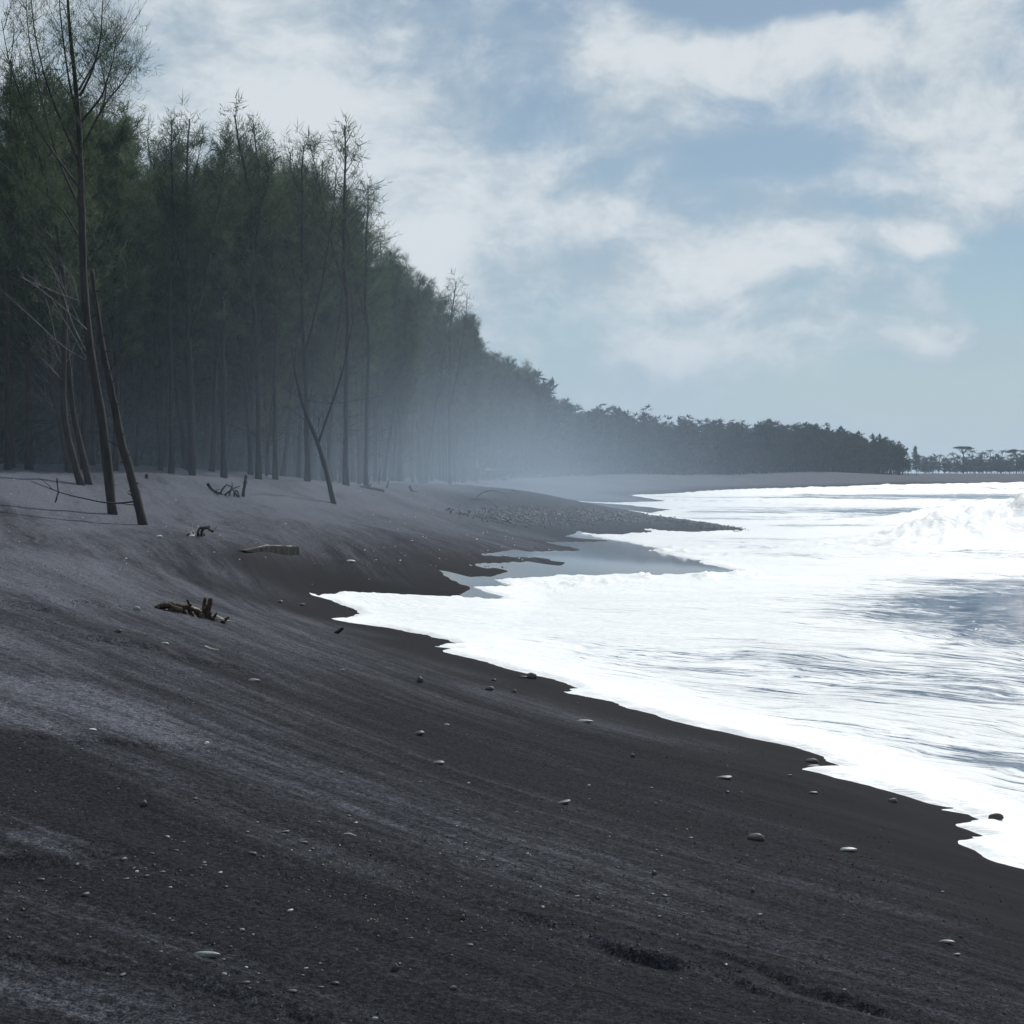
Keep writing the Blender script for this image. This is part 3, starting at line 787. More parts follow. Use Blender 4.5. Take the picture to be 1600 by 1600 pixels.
thicket('undergrowth', [(edge_x(y) - 9 - 16 * frng.rand(), y, 2.5 + 3.5 * frng.rand()) for y in 44 + 130 * frng.rand(300)], 81, 'dark undergrowth deep between the trunks of the beach forest', .22)
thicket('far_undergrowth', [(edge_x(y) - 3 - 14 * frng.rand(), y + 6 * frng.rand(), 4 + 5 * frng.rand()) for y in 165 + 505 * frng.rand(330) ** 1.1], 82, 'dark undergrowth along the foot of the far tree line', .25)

# the last tree of the point, standing a little apart
plant('bushy', 180, 664, 13, frng, 'last dark casuarina at the tip of the far point, apart from the tree line', None, which=1)

# ------------------------------------------------------------------ far shore palms beyond the point
def palm_mesh(seed, H, fr=16, L=3.4):
    rng = RS(seed); tr, cr = MB(), MB(); t = np.linspace(0, 1, 7)
    P = np.stack([rng.randn() * .8 * t ** 2, rng.randn() * .8 * t ** 2, t * H - .3], -1); tr.tube(P, .22 - .08 * t, 5)
    top = P[-1]
    for k in range(fr):
        a = 6.283 * k / fr + rng.rand() * .4; el = rng.rand() * 1.3 - .25; s = np.linspace(0, 1, 7)
        Q = top + np.stack([np.cos(a) * s * L * math.cos(el), np.sin(a) * s * L * math.cos(el), np.sin(el) * s * L - 1.5 * s ** 2], -1)
        n = 30; u = rng.rand(n); c = np.stack([np.interp(u, s, Q[:, k2]) for k2 in range(3)], -1)
        sd = np.array([-math.sin(a), math.cos(a), 0]) * np.where(rng.rand(n) < .5, -1, 1)[:, None]
        cr.blades(c, sd * .8 + np.array([math.cos(a), math.sin(a), 0]) * .5 + np.array([0, 0, -.5]), .9 * np.ones(n), .16 * np.ones(n), rng)
        cr.tube(Q, .05 * (1 - .7 * s), 3, 0, None, False)
    return tr.mesh('trunk', M_BARK), cr.mesh('fronds', M_PALM, False)


PALMS = [palm_mesh(300 + i, 16 + 2 * i) for i in range(3)]
prng = RS(8)
for i, (px, py) in enumerate([(1458, 712), (1466, 709), (1484, 714), (1492, 706), (1522, 702), (1533, 706), (1541, 705), (1549, 702), (1563, 702), (1577, 708), (1598, 708), (1476, 716), (1511, 712), (1612, 704)]):
    y = 1040 + 60 * prng.rand(); x = (px - 800) / FOC * y; z = ground1(x, y); H = CZ + (HOR - py) / FOC * y - z
    o = bpy.data.objects.new('palm_tree', None); COL.objects.link(o); o.location = (x, y, z); k = prng.randint(3)
    o.scale = (1.25, 1.25, (H - 1) / (16 + 2 * k)); o.rotation_euler = (0, 0, prng.rand() * 6)
    link('trunk', PALMS[k][0], o); link('crown', PALMS[k][1], o)
    tag(o, 'tiny hazy blue coconut palm on the distant shore beyond the point', 'palm tree', 'palms on the distant shore')
sp_ = [(((1425 + 400 * prng.rand()) - 800) / FOC * 1110, 1085 + 90 * prng.rand(), 9 + 6 * prng.rand(), 1.9) for k in range(170)]
wood_mass('distant_shore_wood', sp_, 75, 'hazy blue wood along the distant shore behind the palms', M_NEEDLE2, (1.6, 2.8, .6), 16, 22)


def umbrella_tree(px, py, y, w, label):
    x = (px - 800) / FOC * y; z = ground1(x, y); H = CZ + (HOR - py) / FOC * y - z; rng = RS(int(px))
    o = bpy.data.objects.new('umbrella_tree', None); COL.objects.link(o); o.location = (x, y, z)
    tr, cr = MB(), MB(); tr.tube([(0, 0, -.3), (.3, 0, H * .5), (0, 0, H * .82)], [.5, .4, .3], 6)
    C = []
    for k in range(14):
        a = rng.rand() * 6.283; r = w * (.3 + .7 * rng.rand()); e = np.array([math.cos(a) * r, math.sin(a) * r * .8, H * (.93 + .05 * rng.rand()) - (r / w) ** 2 * .8])
        tr.tube([(0, 0, H * .72), e * (.5, .5, 0) + (0, 0, H * .84), e], [.22, .14, .06], 4)
        C.append(e + rng.randn(150, 3) * (w * .22, w * .22, .35))
    C = np.vstack(C); cr.blades(C, rng.randn(len(C), 3) * (1, 1, .4), .7 * np.ones(len(C)), .28 * np.ones(len(C)), rng)
    tr.build('trunk', M_BARK, o); cr.build('crown', M_NEEDLE2, o, False); tag(o, label, 'tree')


umbrella_tree(1505, 697, 1060, 5.6, 'flat-topped umbrella-shaped tree rising above the distant palms')
umbrella_tree(1588, 702, 1060, 6.0, 'broad round-crowned tree at the end of the distant shore')


# ------------------------------------------------------------------ single trees and snags on the sand
def at(px, py, y): return np.array([(px - 800) / FOC * y, y, CZ - (py - HOR) / FOC * y])


def spline(P, n):
    P = np.asarray(P, float); t = np.concatenate([[0], np.cumsum(np.linalg.norm(np.diff(P, axis=0), axis=1))]); u = np.linspace(0, t[-1], n)
    L = np.stack([np.interp(u, t, P[:, k]) for k in range(3)], -1)
    for _ in range(2): L[1:-1] = (L[:-2] + 2 * L[1:-1] + L[2:]) / 4
    return L


def traced(pts, y, dy=0.0, bulge=0.0, n=20):
    """polyline through photo points in an upright plane at distance y; dy leans it away from the viewer towards its end"""
    k = len(pts); Q = np.array([at(px, py, y + dy * i / (k - 1) + bulge * math.sin(3.14 * i / (k - 1))) for i, (px, py) in enumerate(pts)])
    return spline(Q, n)


def root(name, px, py, label, cat, group=None):
    x, y = ground_px(px, py, lambda a, b: ground(a, b)); o = bpy.data.objects.new(name, None); COL.objects.link(o); o.location = (x, y, ground1(x, y)); o.empty_display_size = .2
    return tag(o, label, cat, group), np.array([x, y, ground1(x, y)])


def sub(mb, name, mat, o, smooth=True):
    """build a part whose points were given in world space"""
    me = mb.mesh(name, mat, smooth); c = link(name, me, o)
    co = np.empty(len(me.vertices) * 3, np.float32); me.vertices.foreach_get('co', co)
    co = co.reshape(-1, 3) - np.array(o.location, np.float32); me.vertices.foreach_set('co', co.ravel()); me.update()
    return c


def twigs(mb, Q, rng, n, L, up=.6, side=None, r=.012, lo=.25):
    for k in range(n):
        i = rng.randint(int(len(Q) * lo), len(Q) - 1); l = L * (.4 + .8 * rng.rand()); a = rng.rand() * 6.283
        d = np.array([math.cos(a), math.sin(a) * .8, up * (.5 + rng.rand())])
        if side: d[0] = side * abs(d[0]) - .2 * side
        s = np.linspace(0, 1, 6)
        B = Q[i] + d * (s * l)[:, None] + np.array([0, 0, .25 * l]) * (s ** 2)[:, None] + np.cumsum(rng.randn(6, 3) * .03 * l, 0) * s[:, None]
        mb.tube(B, r * (1 - .85 * s) + .002, 3, 0, None, False)
        for _ in range(4):
            j = rng.randint(1, 5); e = B[j] + d * .3 * l * rng.rand() + rng.randn(3) * .16 * l + (0, 0, .1 * l)
            mb.tube(np.array([B[j], (B[j] + e) / 2 + rng.randn(3) * .02, e]), [r * .45, r * .35, .002], 3, 0, None, False)


def foliage(mb, Qs, rng, n, per, ln=(.18, .4), w=.022, spread=.35, lo=.3):
    C, D = [], []
    for Q in Qs:
        for k in range(n):
            u = lo + (1 - lo) * rng.rand(); i = min(int(u * (len(Q) - 1)), len(Q) - 2); f = u * (len(Q) - 1) - i
            c = Q[i] * (1 - f) + Q[i + 1] * f + rng.randn(3) * spread; ax = rng.randn(3) * .5 + (0, 0, .8)
            t = rng.rand(per); C.append(c + ax * (t * .5)[:, None] + rng.randn(per, 3) * .04); D.append(ax + rng.randn(per, 3) * .5)
    C, D = np.vstack(C), np.vstack(D)
    mb.blades(C, D, ln[0] + (ln[1] - ln[0]) * rng.rand(len(C)), w * (.6 + .8 * rng.rand(len(C))), rng)


# 1 tall nearest casuarina with a thin open crown
r1 = RS(101)
o, b = root('casuarina_tree', 174, 803, 'tallest thin casuarina on the open sand, trunk leaning left, open twiggy crown', 'tree'); Y = b[1]
tr, br, cr = MB(), MB(), MB()
T1 = traced([(176, 808), (172, 770), (164, 690), (152, 610), (141, 550), (133, 480), (129, 400), (127, 300), (124, 200), (117, 120), (108, 40), (104, -40), (102, -130)], Y, .6, 0, 40)
tr.tube(T1, np.interp(np.linspace(0, 1, 40), [0, .1, .5, .75, 1], [.125, .112, .085, .05, .012]), 9, .10, r1)
sub(tr, 'trunk', M_BARK, o)
limbs = [[(124, 200), (108, 130), (98, 60), (92, 0), (90, -70)], [(125, 150), (145, 110), (158, 60), (160, 0), (166, -40)], [(126, 260), (95, 190), (72, 130), (55, 60), (48, 0), (46, -60)],
         [(127, 330), (90, 250), (55, 120), (42, 40), (40, -30)], [(124, 140), (150, 95), (172, 70), (178, 66)], [(128, 230), (165, 160), (196, 125), (207, 100)], [(127, 190), (160, 150), (178, 90), (181, 60)],
         [(128, 300), (70, 220), (30, 150), (12, 90), (2, 30)], [(129, 380), (100, 330), (60, 290), (20, 260)]]
LQ = [traced(l, Y + .3, r1.randn() * .8, r1.randn() * .3, 18) for l in limbs]
for q in LQ: br.tube(q, np.linspace(.035, .007, len(q)), 5, 0, None)
for q in LQ[:8]: twigs(br, q, r1, 12, .8, .9, None, .008, .2)
twigs(br, T1, r1, 30, .9, .9, None, .009, .6)
sub(br, 'limbs', M_BARK, o)
foliage(cr, LQ + [T1[26:]], r1, 150, 10, (.12, .30), .010, .26, .25)
sub(cr, 'crown', M_NEEDLE, o, False)
dd = MB()
for l in [[(136, 515), (110, 490), (75, 460), (30, 430)], [(134, 548), (112, 505), (98, 455), (75, 405)], [(130, 515), (105, 460), (88, 430), (72, 400)], [(134, 562), (100, 545), (60, 505), (20, 470), (-10, 440)],
          [(125, 470), (95, 460), (60, 445), (30, 432)], [(124, 478), (115, 430), (92, 410)], [(135, 560), (112, 520), (80, 465)]]:
    q = traced(l, Y, r1.randn() * .8, .1, 12); dd.tube(q, np.linspace(.013, .004, 12), 4, 0, None); twigs(dd, q, r1, 5, .45, .5, -1, .004, .2)
sub(dd, 'dead_branches', M_DEAD, o)

# 2 broken leaning snag
r2 = RS(102)
o, b = root('broken_snag', 222, 820, 'leaning dead trunk snapped off at the top, planted in the open black sand', 'dead tree'); Y = b[1]
tr = MB(); T2 = traced([(225, 826), (214, 780), (201, 730), (189, 690), (176, 620), (160, 545), (152, 490), (146, 445), (143, 421)], Y, .4, 0, 36)
tr.tube(T2, np.interp(np.linspace(0, 1, 36), [0, .08, .5, 1], [.12, .105, .085, .05]), 9, .12, r2); sub(tr, 'trunk', M_BARK, o)
br = MB()
for l, w0 in [([(213, 783), (190, 787), (160, 786), (140, 780), (110, 775), (82, 765), (60, 756), (48, 752)], .022), ([(209, 776), (204, 773), (199, 770)], .026), ([(216, 790), (200, 788), (190, 787)], .016), ([(186, 698), (172, 690), (158, 682)], .018),
              ([(170, 580), (182, 565), (192, 545)], .012), ([(167, 580), (158, 573), (152, 570)], .010), ([(186, 690), (196, 672), (200, 660)], .010)]:
    q = traced(l, Y, -.5 if len(l) > 5 else r2.randn() * .2, 0, 14); br.tube(q, np.linspace(w0, w0 * .35, 14), 5, .1, r2)
q = traced([(82, 765), (70, 752), (58, 745)], Y - .4, 0, 0, 6); br.tube(q, np.linspace(.010, .004, 6), 4)
for k in range(10):
    i = r2.randint(2, 33); e = T2[i] + np.array([r2.choice([-1, 1]) * .14, -.03, .03 * r2.randn()]); br.tube([T2[i], e], [.03, .012], 5)
sub(br, 'branches', M_BARK, o)

# 3 more leaning trunks with crowns of dead twigs, at the crest of the dune
for i, (foot, pts, w0, lab) in enumerate([
        ((127, 758), [(128, 763), (119, 735), (110, 700), (100, 660), (98, 600), (102, 520), (100, 430), (84, 330), (60, 240), (40, 150)], .10, 'bare casuarina trunk bending left then upright at the dune crest, second in the pair'),
        ((138, 757), [(140, 763), (133, 725), (124, 690), (113, 640), (107, 570), (101, 500), (95, 430), (88, 350), (78, 260)], .095, 'bare casuarina trunk leaning left at the dune crest beside the pair of open-sand trunks'),
        ((108, 738), [(108, 742), (102, 700), (92, 650), (80, 610), (75, 540), (60, 470), (48, 400)], .10, 'leaning dark trunk behind the dune crest with long bleached twigs to one side')]):
    r3 = RS(110 + i); o, b = root('casuarina_tree', foot[0], foot[1], lab, 'tree'); Y = b[1] if b[1] < 70 else 52.0
    if b[1] >= 70: o.location = ((foot[0] - 800) / FOC * Y, Y, ground1((foot[0] - 800) / FOC * Y, Y))
    T = traced(pts, Y, 1.2, 0, 30); tr, br, cr = MB(), MB(), MB()
    tr.tube(T, np.interp(np.linspace(0, 1, 30), [0, .1, 1], [w0 * 1.15, w0, .02]), 8, .1, r3); sub(tr, 'trunk', M_BARK, o)
    twigs(br, T[8:24], r3, 15, 2.2, .5, -1, .007, .05); sub(br, 'dead_branches', M_DEAD, o)
    twigs(tr2 := MB(), T, r3, 24, 1.6, .8, None, .014, .55); sub(tr2, 'limbs', M_BARK, o)
    foliage(cr, [T], r3, 240, 12, (.2, .4), .022, .7, .6); sub(cr, 'crown', M_NEEDLE, o, False)

# 4 forked dead tree in the middle of the beach
r4 = RS(104)
o, b = root('forked_dead_tree', 521, 787, 'dead leaning forked trunk standing alone on the sand before the mist', 'dead tree'); Y = b[1]
tr = MB(); T = traced([(523, 793), (517, 770), (511, 740), (502, 710), (496, 690), (485, 665), (475, 640), (466, 605), (458, 565), (456, 540)], Y, .3, 0, 30)
tr.tube(T, np.interp(np.linspace(0, 1, 30), [0, .1, .5, 1], [.105, .09, .065, .022]), 8, .12, r4); sub(tr, 'trunk', M_BARK, o)
br = MB()
for l, w0 in [([(498, 690), (504, 672), (515, 640), (528, 605), (538, 570), (546, 530), (553, 495)], .05), ([(475, 655), (462, 645), (452, 638)], .018), ([(467, 620), (452, 612), (443, 600), (437, 585)], .02), ([(497, 667), (499, 655), (503, 642)], .02),
              ([(478, 625), (520, 632), (560, 625), (600, 618)], .012)]:
    q = traced(l, Y, r4.randn() * .6, 0, 14); br.tube(q, np.linspace(w0, w0 * .3, 14), 5, .1, r4); twigs(br, q, r4, 3, .6, .4, None, .008, .3)
sub(br, 'branches', M_BARK, o)


# ------------------------------------------------------------------ driftwood, stakes and litter on the sand
def branchy(name, px, py, label, cat, strokes, mat, pale=None, part='limb', y_off=0.0, group=None):
    """driftwood from traced strokes: (points, radius0, radius1, dy)"""
    rng = RS(int(px * 7 + py)); o, b = root(name, px, py, label, cat, group); Y = b[1]
    for k, (pts, r0, r1_, dy) in enumerate(strokes):
        mb = MB(); q = traced(pts, Y, dy, 0, max(8, len(pts) * 4)); q = q + np.cumsum(rng.randn(len(q), 3) * r0 * .12, 0)
        mb.tube(q, np.linspace(r0, r1_, len(q)), 8, .22, rng)
        sub(mb, part if k else 'stem', pale if (pale and k in (getattr(branchy, 'pale_ids', ()))) else mat, o)
    return o


branchy.pale_ids = ()
branchy('stake', 87, 785, 'short crooked stake standing upright in the pale dune sand', 'stake', [([(85, 791), (88, 780), (91, 768), (89, 755), (89, 747)], .022, .014, 0)], M_BARK)
branchy('stump_post', 380, 776, 'short dark post standing beside a tangle of dead roots on the dune', 'stump', [([(379, 780), (381, 768), (384, 755), (386, 741)], .06, .04, 0), ([(382, 760), (386, 752)], .025, .015, .1)], M_BARK)
branchy('root_tangle', 357, 774, 'tangle of dark dead roots lying beside the short post', 'driftwood',
        [([(325, 755), (331, 764), (338, 768), (348, 771), (358, 776), (372, 778)], .05, .04, .3), ([(345, 770), (350, 762), (354, 757), (362, 760)], .03, .015, -.3), ([(358, 775), (361, 765), (364, 757), (362, 752)], .03, .012, .3),
         ([(352, 773), (360, 766), (368, 762), (374, 760)], .03, .012, -.4), ([(366, 778), (366, 769), (370, 765), (374, 776)], .03, .02, .2), ([(340, 770), (338, 764), (343, 764)], .025, .012, .4), ([(372, 778), (368, 770), (362, 763)], .028, .014, -.2)], M_DRIFT_D)
branchy.pale_ids = (2, 3, 4, 5)
branchy('driftwood_branch', 312, 838, 'twisted dead branch with arched dark limbs and white tips on grey sand', 'driftwood',
        [([(309, 840), (309, 830), (312, 826), (318, 824), (325, 822), (328, 822)], .028, .018, .2), ([(315, 841), (317, 830), (321, 823), (326, 821), (331, 826), (336, 827)], .03, .02, -.1), ([(336, 827), (339, 820), (343, 815), (349, 810)], .018, .007, 0),
         ([(302, 840), (300, 832), (304, 828), (305, 838)], .03, .016, .1), ([(301, 833), (301, 825), (302, 818)], .012, .006, .1), ([(297, 834), (293, 829), (291, 825)], .010, .005, -.2),
         ([(293, 837), (298, 834), (304, 838)], .03, .02, .3), ([(316, 842), (320, 836), (318, 833), (313, 836)], .022, .014, .3), ([(303, 840), (312, 842), (322, 840)], .03, .02, .2)], M_DRIFT_D, M_PALE)
branchy.pale_ids = (6, 7, 8, 13)
branchy('driftwood_root', 300, 962, 'knotted brown driftwood root with two upright stubs and splintered golden end', 'driftwood',
        [([(244, 953), (256, 946), (268, 948), (280, 951), (292, 955), (305, 960), (318, 963), (330, 966)], .035, .055, .2), ([(253, 947), (262, 946), (272, 949), (284, 951)], .03, .03, -.05), ([(268, 950), (269, 954), (268, 959)], .03, .022, -.1),
         ([(320, 964), (320, 952), (320, 943), (321, 934)], .028, .017, .1), ([(326, 968), (327, 956), (329, 945), (330, 935)], .036, .022, 0), ([(334, 968), (336, 961), (338, 956)], .02, .008, -.1), ([(335, 966), (342, 967), (349, 970)], .03, .012, -.1),
         ([(300, 948), (304, 950), (312, 953), (319, 957)], .012, .008, .15), ([(350, 969.5), (358, 970), (366, 971)], .010, .005, .1), ([(347, 972), (352, 968), (356, 962)], .026, .010, -.1), ([(293, 938), (296, 944), (302, 948)], .012, .010, .2),
         ([(290, 955), (293, 961), (292, 966)], .02, .012, -.15), ([(300, 958), (303, 964), (306, 968)], .018, .012, -.2), ([(322, 970), (330, 972), (340, 973)], .016, .008, -.25), ([(256, 953), (260, 957), (268, 957)], .018, .012, -.1), ([(310, 961), (318, 966), (330, 970)], .035, .03, -.1)], M_DRIFT, M_PALE)
branchy.pale_ids = (0,)
branchy('white_stick', 331, 1013, 'short white bleached stick lying flat on the dark sand', 'stick', [([(321, 1010.5), (328, 1012.5), (341, 1014.5)], .011, .008, -.1)], M_PALE, M_PALE)
branchy('thin_twig', 545, 1303, 'thin pale bent twig on dark rippled sand', 'stick', [([(529, 1300), (536, 1303), (546, 1302), (557, 1306)], .0032, .0022, -.05)], M_PALE, M_PALE)
branchy.pale_ids = ()
branchy('wood_shard', 528, 990, 'dark shard of wood sticking out of the sand at a slant', 'driftwood', [([(522, 993), (527, 988), (534, 982)], .03, .018, -.05)], M_DRIFT_D)
branchy('arched_branch', 752, 783, 'thin dead branch arching over the sand in the mist', 'driftwood', [([(733, 781), (745, 780), (757, 780), (766, 783), (772, 787)], .03, .012, .5), ([(744, 779), (750, 772), (760, 767), (772, 766), (784, 770), (795, 778)], .03, .010, .8), ([(800, 767), (806, 767), (812, 770)], .02, .01, .4)], M_DRIFT_D)
for i, (px, py, lab, st_) in enumerate([
        (592, 757, 'thin upright dead stub among debris at the forest edge', [([(591, 762), (592, 748), (594, 733)], .05, .025, 0), ([(593, 752), (598, 745)], .02, .01, .2)]),
        (606, 762, 'crooked dark root stump among debris at the forest edge', [([(596, 768), (604, 762), (606, 752)], .07, .03, 0), ([(604, 762), (612, 766)], .06, .03, .2), ([(600, 766), (590, 768)], .05, .03, -.2)]),
        (588, 766, 'low log half buried in the debris at the forest edge', [([(562, 762), (575, 763), (588, 766), (600, 768)], .10, .07, .6), ([(575, 762), (580, 756)], .04, .02, .1)]),
        (645, 768, 'bent grey root end lying on sand before the misty trunks', [([(640, 760), (643, 765), (649, 769), (652, 768)], .07, .05, 0), ([(643, 765), (641, 768)], .04, .03, .2)]),
        (572, 754, 'dark forked stub standing where the misty forest meets the sand', [([(571, 760), (573, 750), (573, 742)], .06, .03, 0), ([(572, 752), (576, 746)], .03, .015, .1)])]):
    branchy('driftwood', px, py, lab, 'driftwood', st_, M_DRIFT_D)
branchy('buried_log', 226, 747, 'small dark stub of wood on the dune crest', 'stump', [([(229, 748), (230, 741)], .07, .06, 0), ([(232, 751), (240, 754)], .04, .02, .1)], M_BARK)

# squared timber half buried, with sawn end
o, b = root('timber_log', 425, 860, 'long flat sawn timber half buried in the sand, dark side and painted sunlit top edge', 'log')
A, B_ = [np.array([*ground_px(*p), 0.0]) for p in ((378, 862.5), (461, 864.5))]
for v in (A, B_): v[2] = ground1(v[0], v[1]) + .02
ax = (B_ - A) / np.linalg.norm(B_ - A); pp = np.array([-ax[1], ax[0], 0]); n = 24; rng = RS(55)
mb = MB(); V = []
for k in range(n):
    t = k / (n - 1); c = A + (B_ - A) * t; hgt = (.015 + .15 * min(1, t * 2.2)) * (1 + .12 * rng.randn() * .5); wd = .16 + .02 * rng.randn() * .5
    for (u, v) in ((-1, -.6), (-1, .85), (-.9, 1), (.9, 1), (1, .85), (1, -.6)): V.append(c + pp * u * wd * .5 + np.array([0, 0, v * hgt * .75]))
Q = [(k * 6 + j, k * 6 + (j + 1) % 6, k * 6 + 6 + (j + 1) % 6, k * 6 + 6 + j) for k in range(n - 1) for j in range(6)]
Q += [(0, 1, 4, 5), (1, 2, 3, 4), ((n - 1) * 6 + 5, (n - 1) * 6 + 4, (n - 1) * 6 + 1, (n - 1) * 6), ((n - 1) * 6 + 4, (n - 1) * 6 + 3, (n - 1) * 6 + 2, (n - 1) * 6 + 1)]
mb.add(np.array(V), Q); sub(mb, 'timber', M_DRIFT_D, o, False)
mb = MB(); q = np.array([A + (B_ - A) * t + pp * (-.03 * math.sin(9 * t)) + (0, 0, (.015 + .15 * min(1, t * 2.2)) * .75 + .002) for t in np.linspace(.25, .97, 20)])
mb.tube(q, .005 + .005 * rng.rand(20), 5, .3, rng); sub(mb, 'painted_sunlit_edge', M_PALE, o)  # pale strip laid on to paint sunlight catching the top edge


# ------------------------------------------------------------------ stones
def stone_mesh(seed, flat, mat, lump=.18):
    import bmesh
    bm = bmesh.new(); bmesh.ops.create_icosphere(bm, subdivisions=3, radius=.5); rng = RS(seed)
    f = rng.randn(8, 3) * 2.2; ph = rng.rand(8) * 6.28
    cut = [(d / np.linalg.norm(d), .33 + .14 * rng.rand()) for d in rng.randn(5, 3)]
    for v in bm.verts:
        p = np.array(v.co); r = 1 + lump * np.mean(np.sin(f @ p * 2 + ph)) * 2.0
        p = p * r
        for d, h in cut:
            e = p @ d - h
            if e > 0: p = p - d * e * .75
        v.co = (p[0], p[1] * .8, p[2] * flat)
    for fc in bm.faces: fc.smooth = True
    me = bpy.data.meshes.new('stone'); bm.to_mesh(me); bm.free(); me.materials.append(mat); return me


ST = {k: [stone_mesh(s * 10 + i, fl, m) for i, fl in enumerate((.62, .42, .5, .75))] for s, (k, m) in enumerate((('dark', M_ROCK), ('green', M_ROCKG), ('pale', M_ROCKP), ('white', M_SHELL)))}
srng = RS(77)


def stone(px, py, w, h, kd, label, which=None, group=None, name='stone', rot=None):
    x, y = ground_px(px, py + h * .35); z = ground1(x, y); W_ = w / FOC * y
    me = ST[kd][srng.randint(4) if which is None else which]
    o = link(name, me); hh = max(.42, min(1.5, h / w * 1.9)); o.scale = (W_, W_ * (.55 + .25 * srng.rand()), W_ * hh)
    o.location = (x, y, z + W_ * hh * .12); o.rotation_euler = (srng.randn() * .08, srng.randn() * .08, srng.rand() * .8 - .4 if rot is None else rot)
    return tag(o, label, 'stone', group)


for a in [(322, 1489, 43, 13, 'pale', 'smooth pale grey-green oblong stone lying flat on black sand', 1), (617, 1514, 14, 16, 'dark', 'upright dark lump of rock just below another small dark rock', 3),
          (617, 1461, 12, 9, 'dark', 'small dark rock above the upright dark lump', 0), (1181, 1304, 29, 13, 'dark', 'large dark domed stone alone on smooth wet sand', 0), (1132, 1212, 25, 9, 'dark', 'dark grey flat-topped stone with light upper face on wet sand', 1),
          (1325, 1324, 27, 9, 'green', 'dull green domed stone half sunk in smooth wet sand', 1), (1479, 1468, 25, 9, 'green', 'bright green flat pebble with two dark pebbles beside it', 1), (1495, 1487, 13, 6, 'dark', 'small dark pebble just below the bright green flat pebble', 1),
          (1501, 1459, 8, 6, 'dark', 'tiny dark pebble just above the bright green flat pebble', 0), (880, 1251, 25, 8, 'dark', 'long low grey stone lying alone on damp sand', 1), (685, 1190, 22, 7, 'dark', 'low dark stone on the damp sand halfway up the beach', 2),
          (913, 1126, 28, 7, 'pale', 'long flat pale stone on damp sand below the foam', 1), (655, 1143, 20, 10, 'dark', 'rounded brownish dark stone on rippled grey sand', 2), (829, 1057, 22, 11, 'dark', 'dark boulder right at the edge of the white foam', 0),
          (817, 1058, 13, 5, 'dark', 'flat dark stone touching the boulder at the foam edge', 1), (765, 1076, 17, 9, 'dark', 'dark angular stone below the foam, largest of a loose group', 2), (803, 1080, 10, 6, 'dark', 'small pebble next to the dark angular stone', 0),
          (771, 1062, 9, 5, 'dark', 'small pebble above the dark angular stone', 2), (656, 1063, 12, 10, 'dark', 'upright dark cobble on open grey sand', 3), (397, 1060, 20, 7, 'pale', 'flat pale stone beside a dark streak of sand', 1),
          (225, 1254, 13, 9, 'dark', 'dark angular pebble with one bright facet on grey sand', 3), (1268, 1189, 22, 8, 'dark', 'dark wet stone standing at the tip of a foam tongue', 0), (1271, 1197, 24, 7, 'dark', 'glistening wet stone just reached by the foam tongue', 2),
          (1395, 1252, 18, 8, 'dark', 'wet rounded stone on the bare sand beside the foam edge', 0), (1271, 1237, 14, 6, 'dark', 'small wet stone on bare sand below the foam tongue', 1), (1556, 1286, 25, 11, 'dark', 'black wet stone sitting inside the white foam', 0),
          (214, 951, 13, 8, 'pale', 'small pale egg-shaped stone beside the knotted driftwood root', 0), (257, 1006, 14, 6, 'pale', 'small flat pale stone near the white stick', 1), (988, 1180, 9, 6, 'dark', 'little dark cobble on smooth sand under the long pale stone', 3),
          (1022, 1363, 9, 7, 'dark', 'little grey cobble with a bright top on streaked sand', 3), (1176, 1391, 8, 9, 'dark', 'little round dark cobble below the large domed stone', 3), (723, 1432, 9, 10, 'dark', 'little dark cobble with a white fleck on its top', 3),
          (534, 1045, 10, 4, 'pale', 'thin pale chip of stone on the open grey sand', 1), (698, 1131, 9, 4, 'pale', 'thin grey chip of stone beside the rounded brownish stone', 1), (437, 938, 11, 6, 'dark', 'dark lump at the tip of the foam, near the driftwood', 2),
          (470, 942, 12, 5, 'dark', 'flat dark stone between the driftwood and the foam tip', 1), (184, 990, 13, 6, 'dark', 'dark lump on the dry streaked sand near the dune foot', 0), (300, 836, 9, 4, 'white', 'white shell lying beside the twisted dead branch', 1),
          (249, 836, 9, 5, 'white', 'white scrap on the sand between the snag and the twisted branch', 1), (145, 1143, 11, 4, 'white', 'flat white shell on grey gravelly sand', 1), (323, 1164, 8, 5, 'white', 'small white shell at the tip of a pale sand streak', 0),
          (214, 1362, 6, 4, 'white', 'tiny white shell on the near black sand', 0), (121, 1349, 5, 4, 'white', 'tiny white pebble in a hollow of the near black sand', 0), (548, 875, 14, 5, 'white', 'white scrap lying above the tip of the foam', 1),
          (350, 1528, 10, 6, 'pale', 'small pale pebble below the oblong pale stone', 2), (378, 1456, 9, 6, 'pale', 'small pale pebble above the oblong pale stone', 2), (708, 1546, 13, 7, 'dark', 'dark rough pebble in a patch of gravel', 0), (585, 1591, 12, 8, 'pale', 'light rough pebble in near gravel', 2)]:
    o = stone(*a[:5], a[5], a[6])
    if a[0] == 1556: o.location[2] += .045
    if a[0] == 322: o.scale = (o.scale[0], o.scale[0] * .32, o.scale[0] * .55); o.rotation_euler = (0, 0, .05)

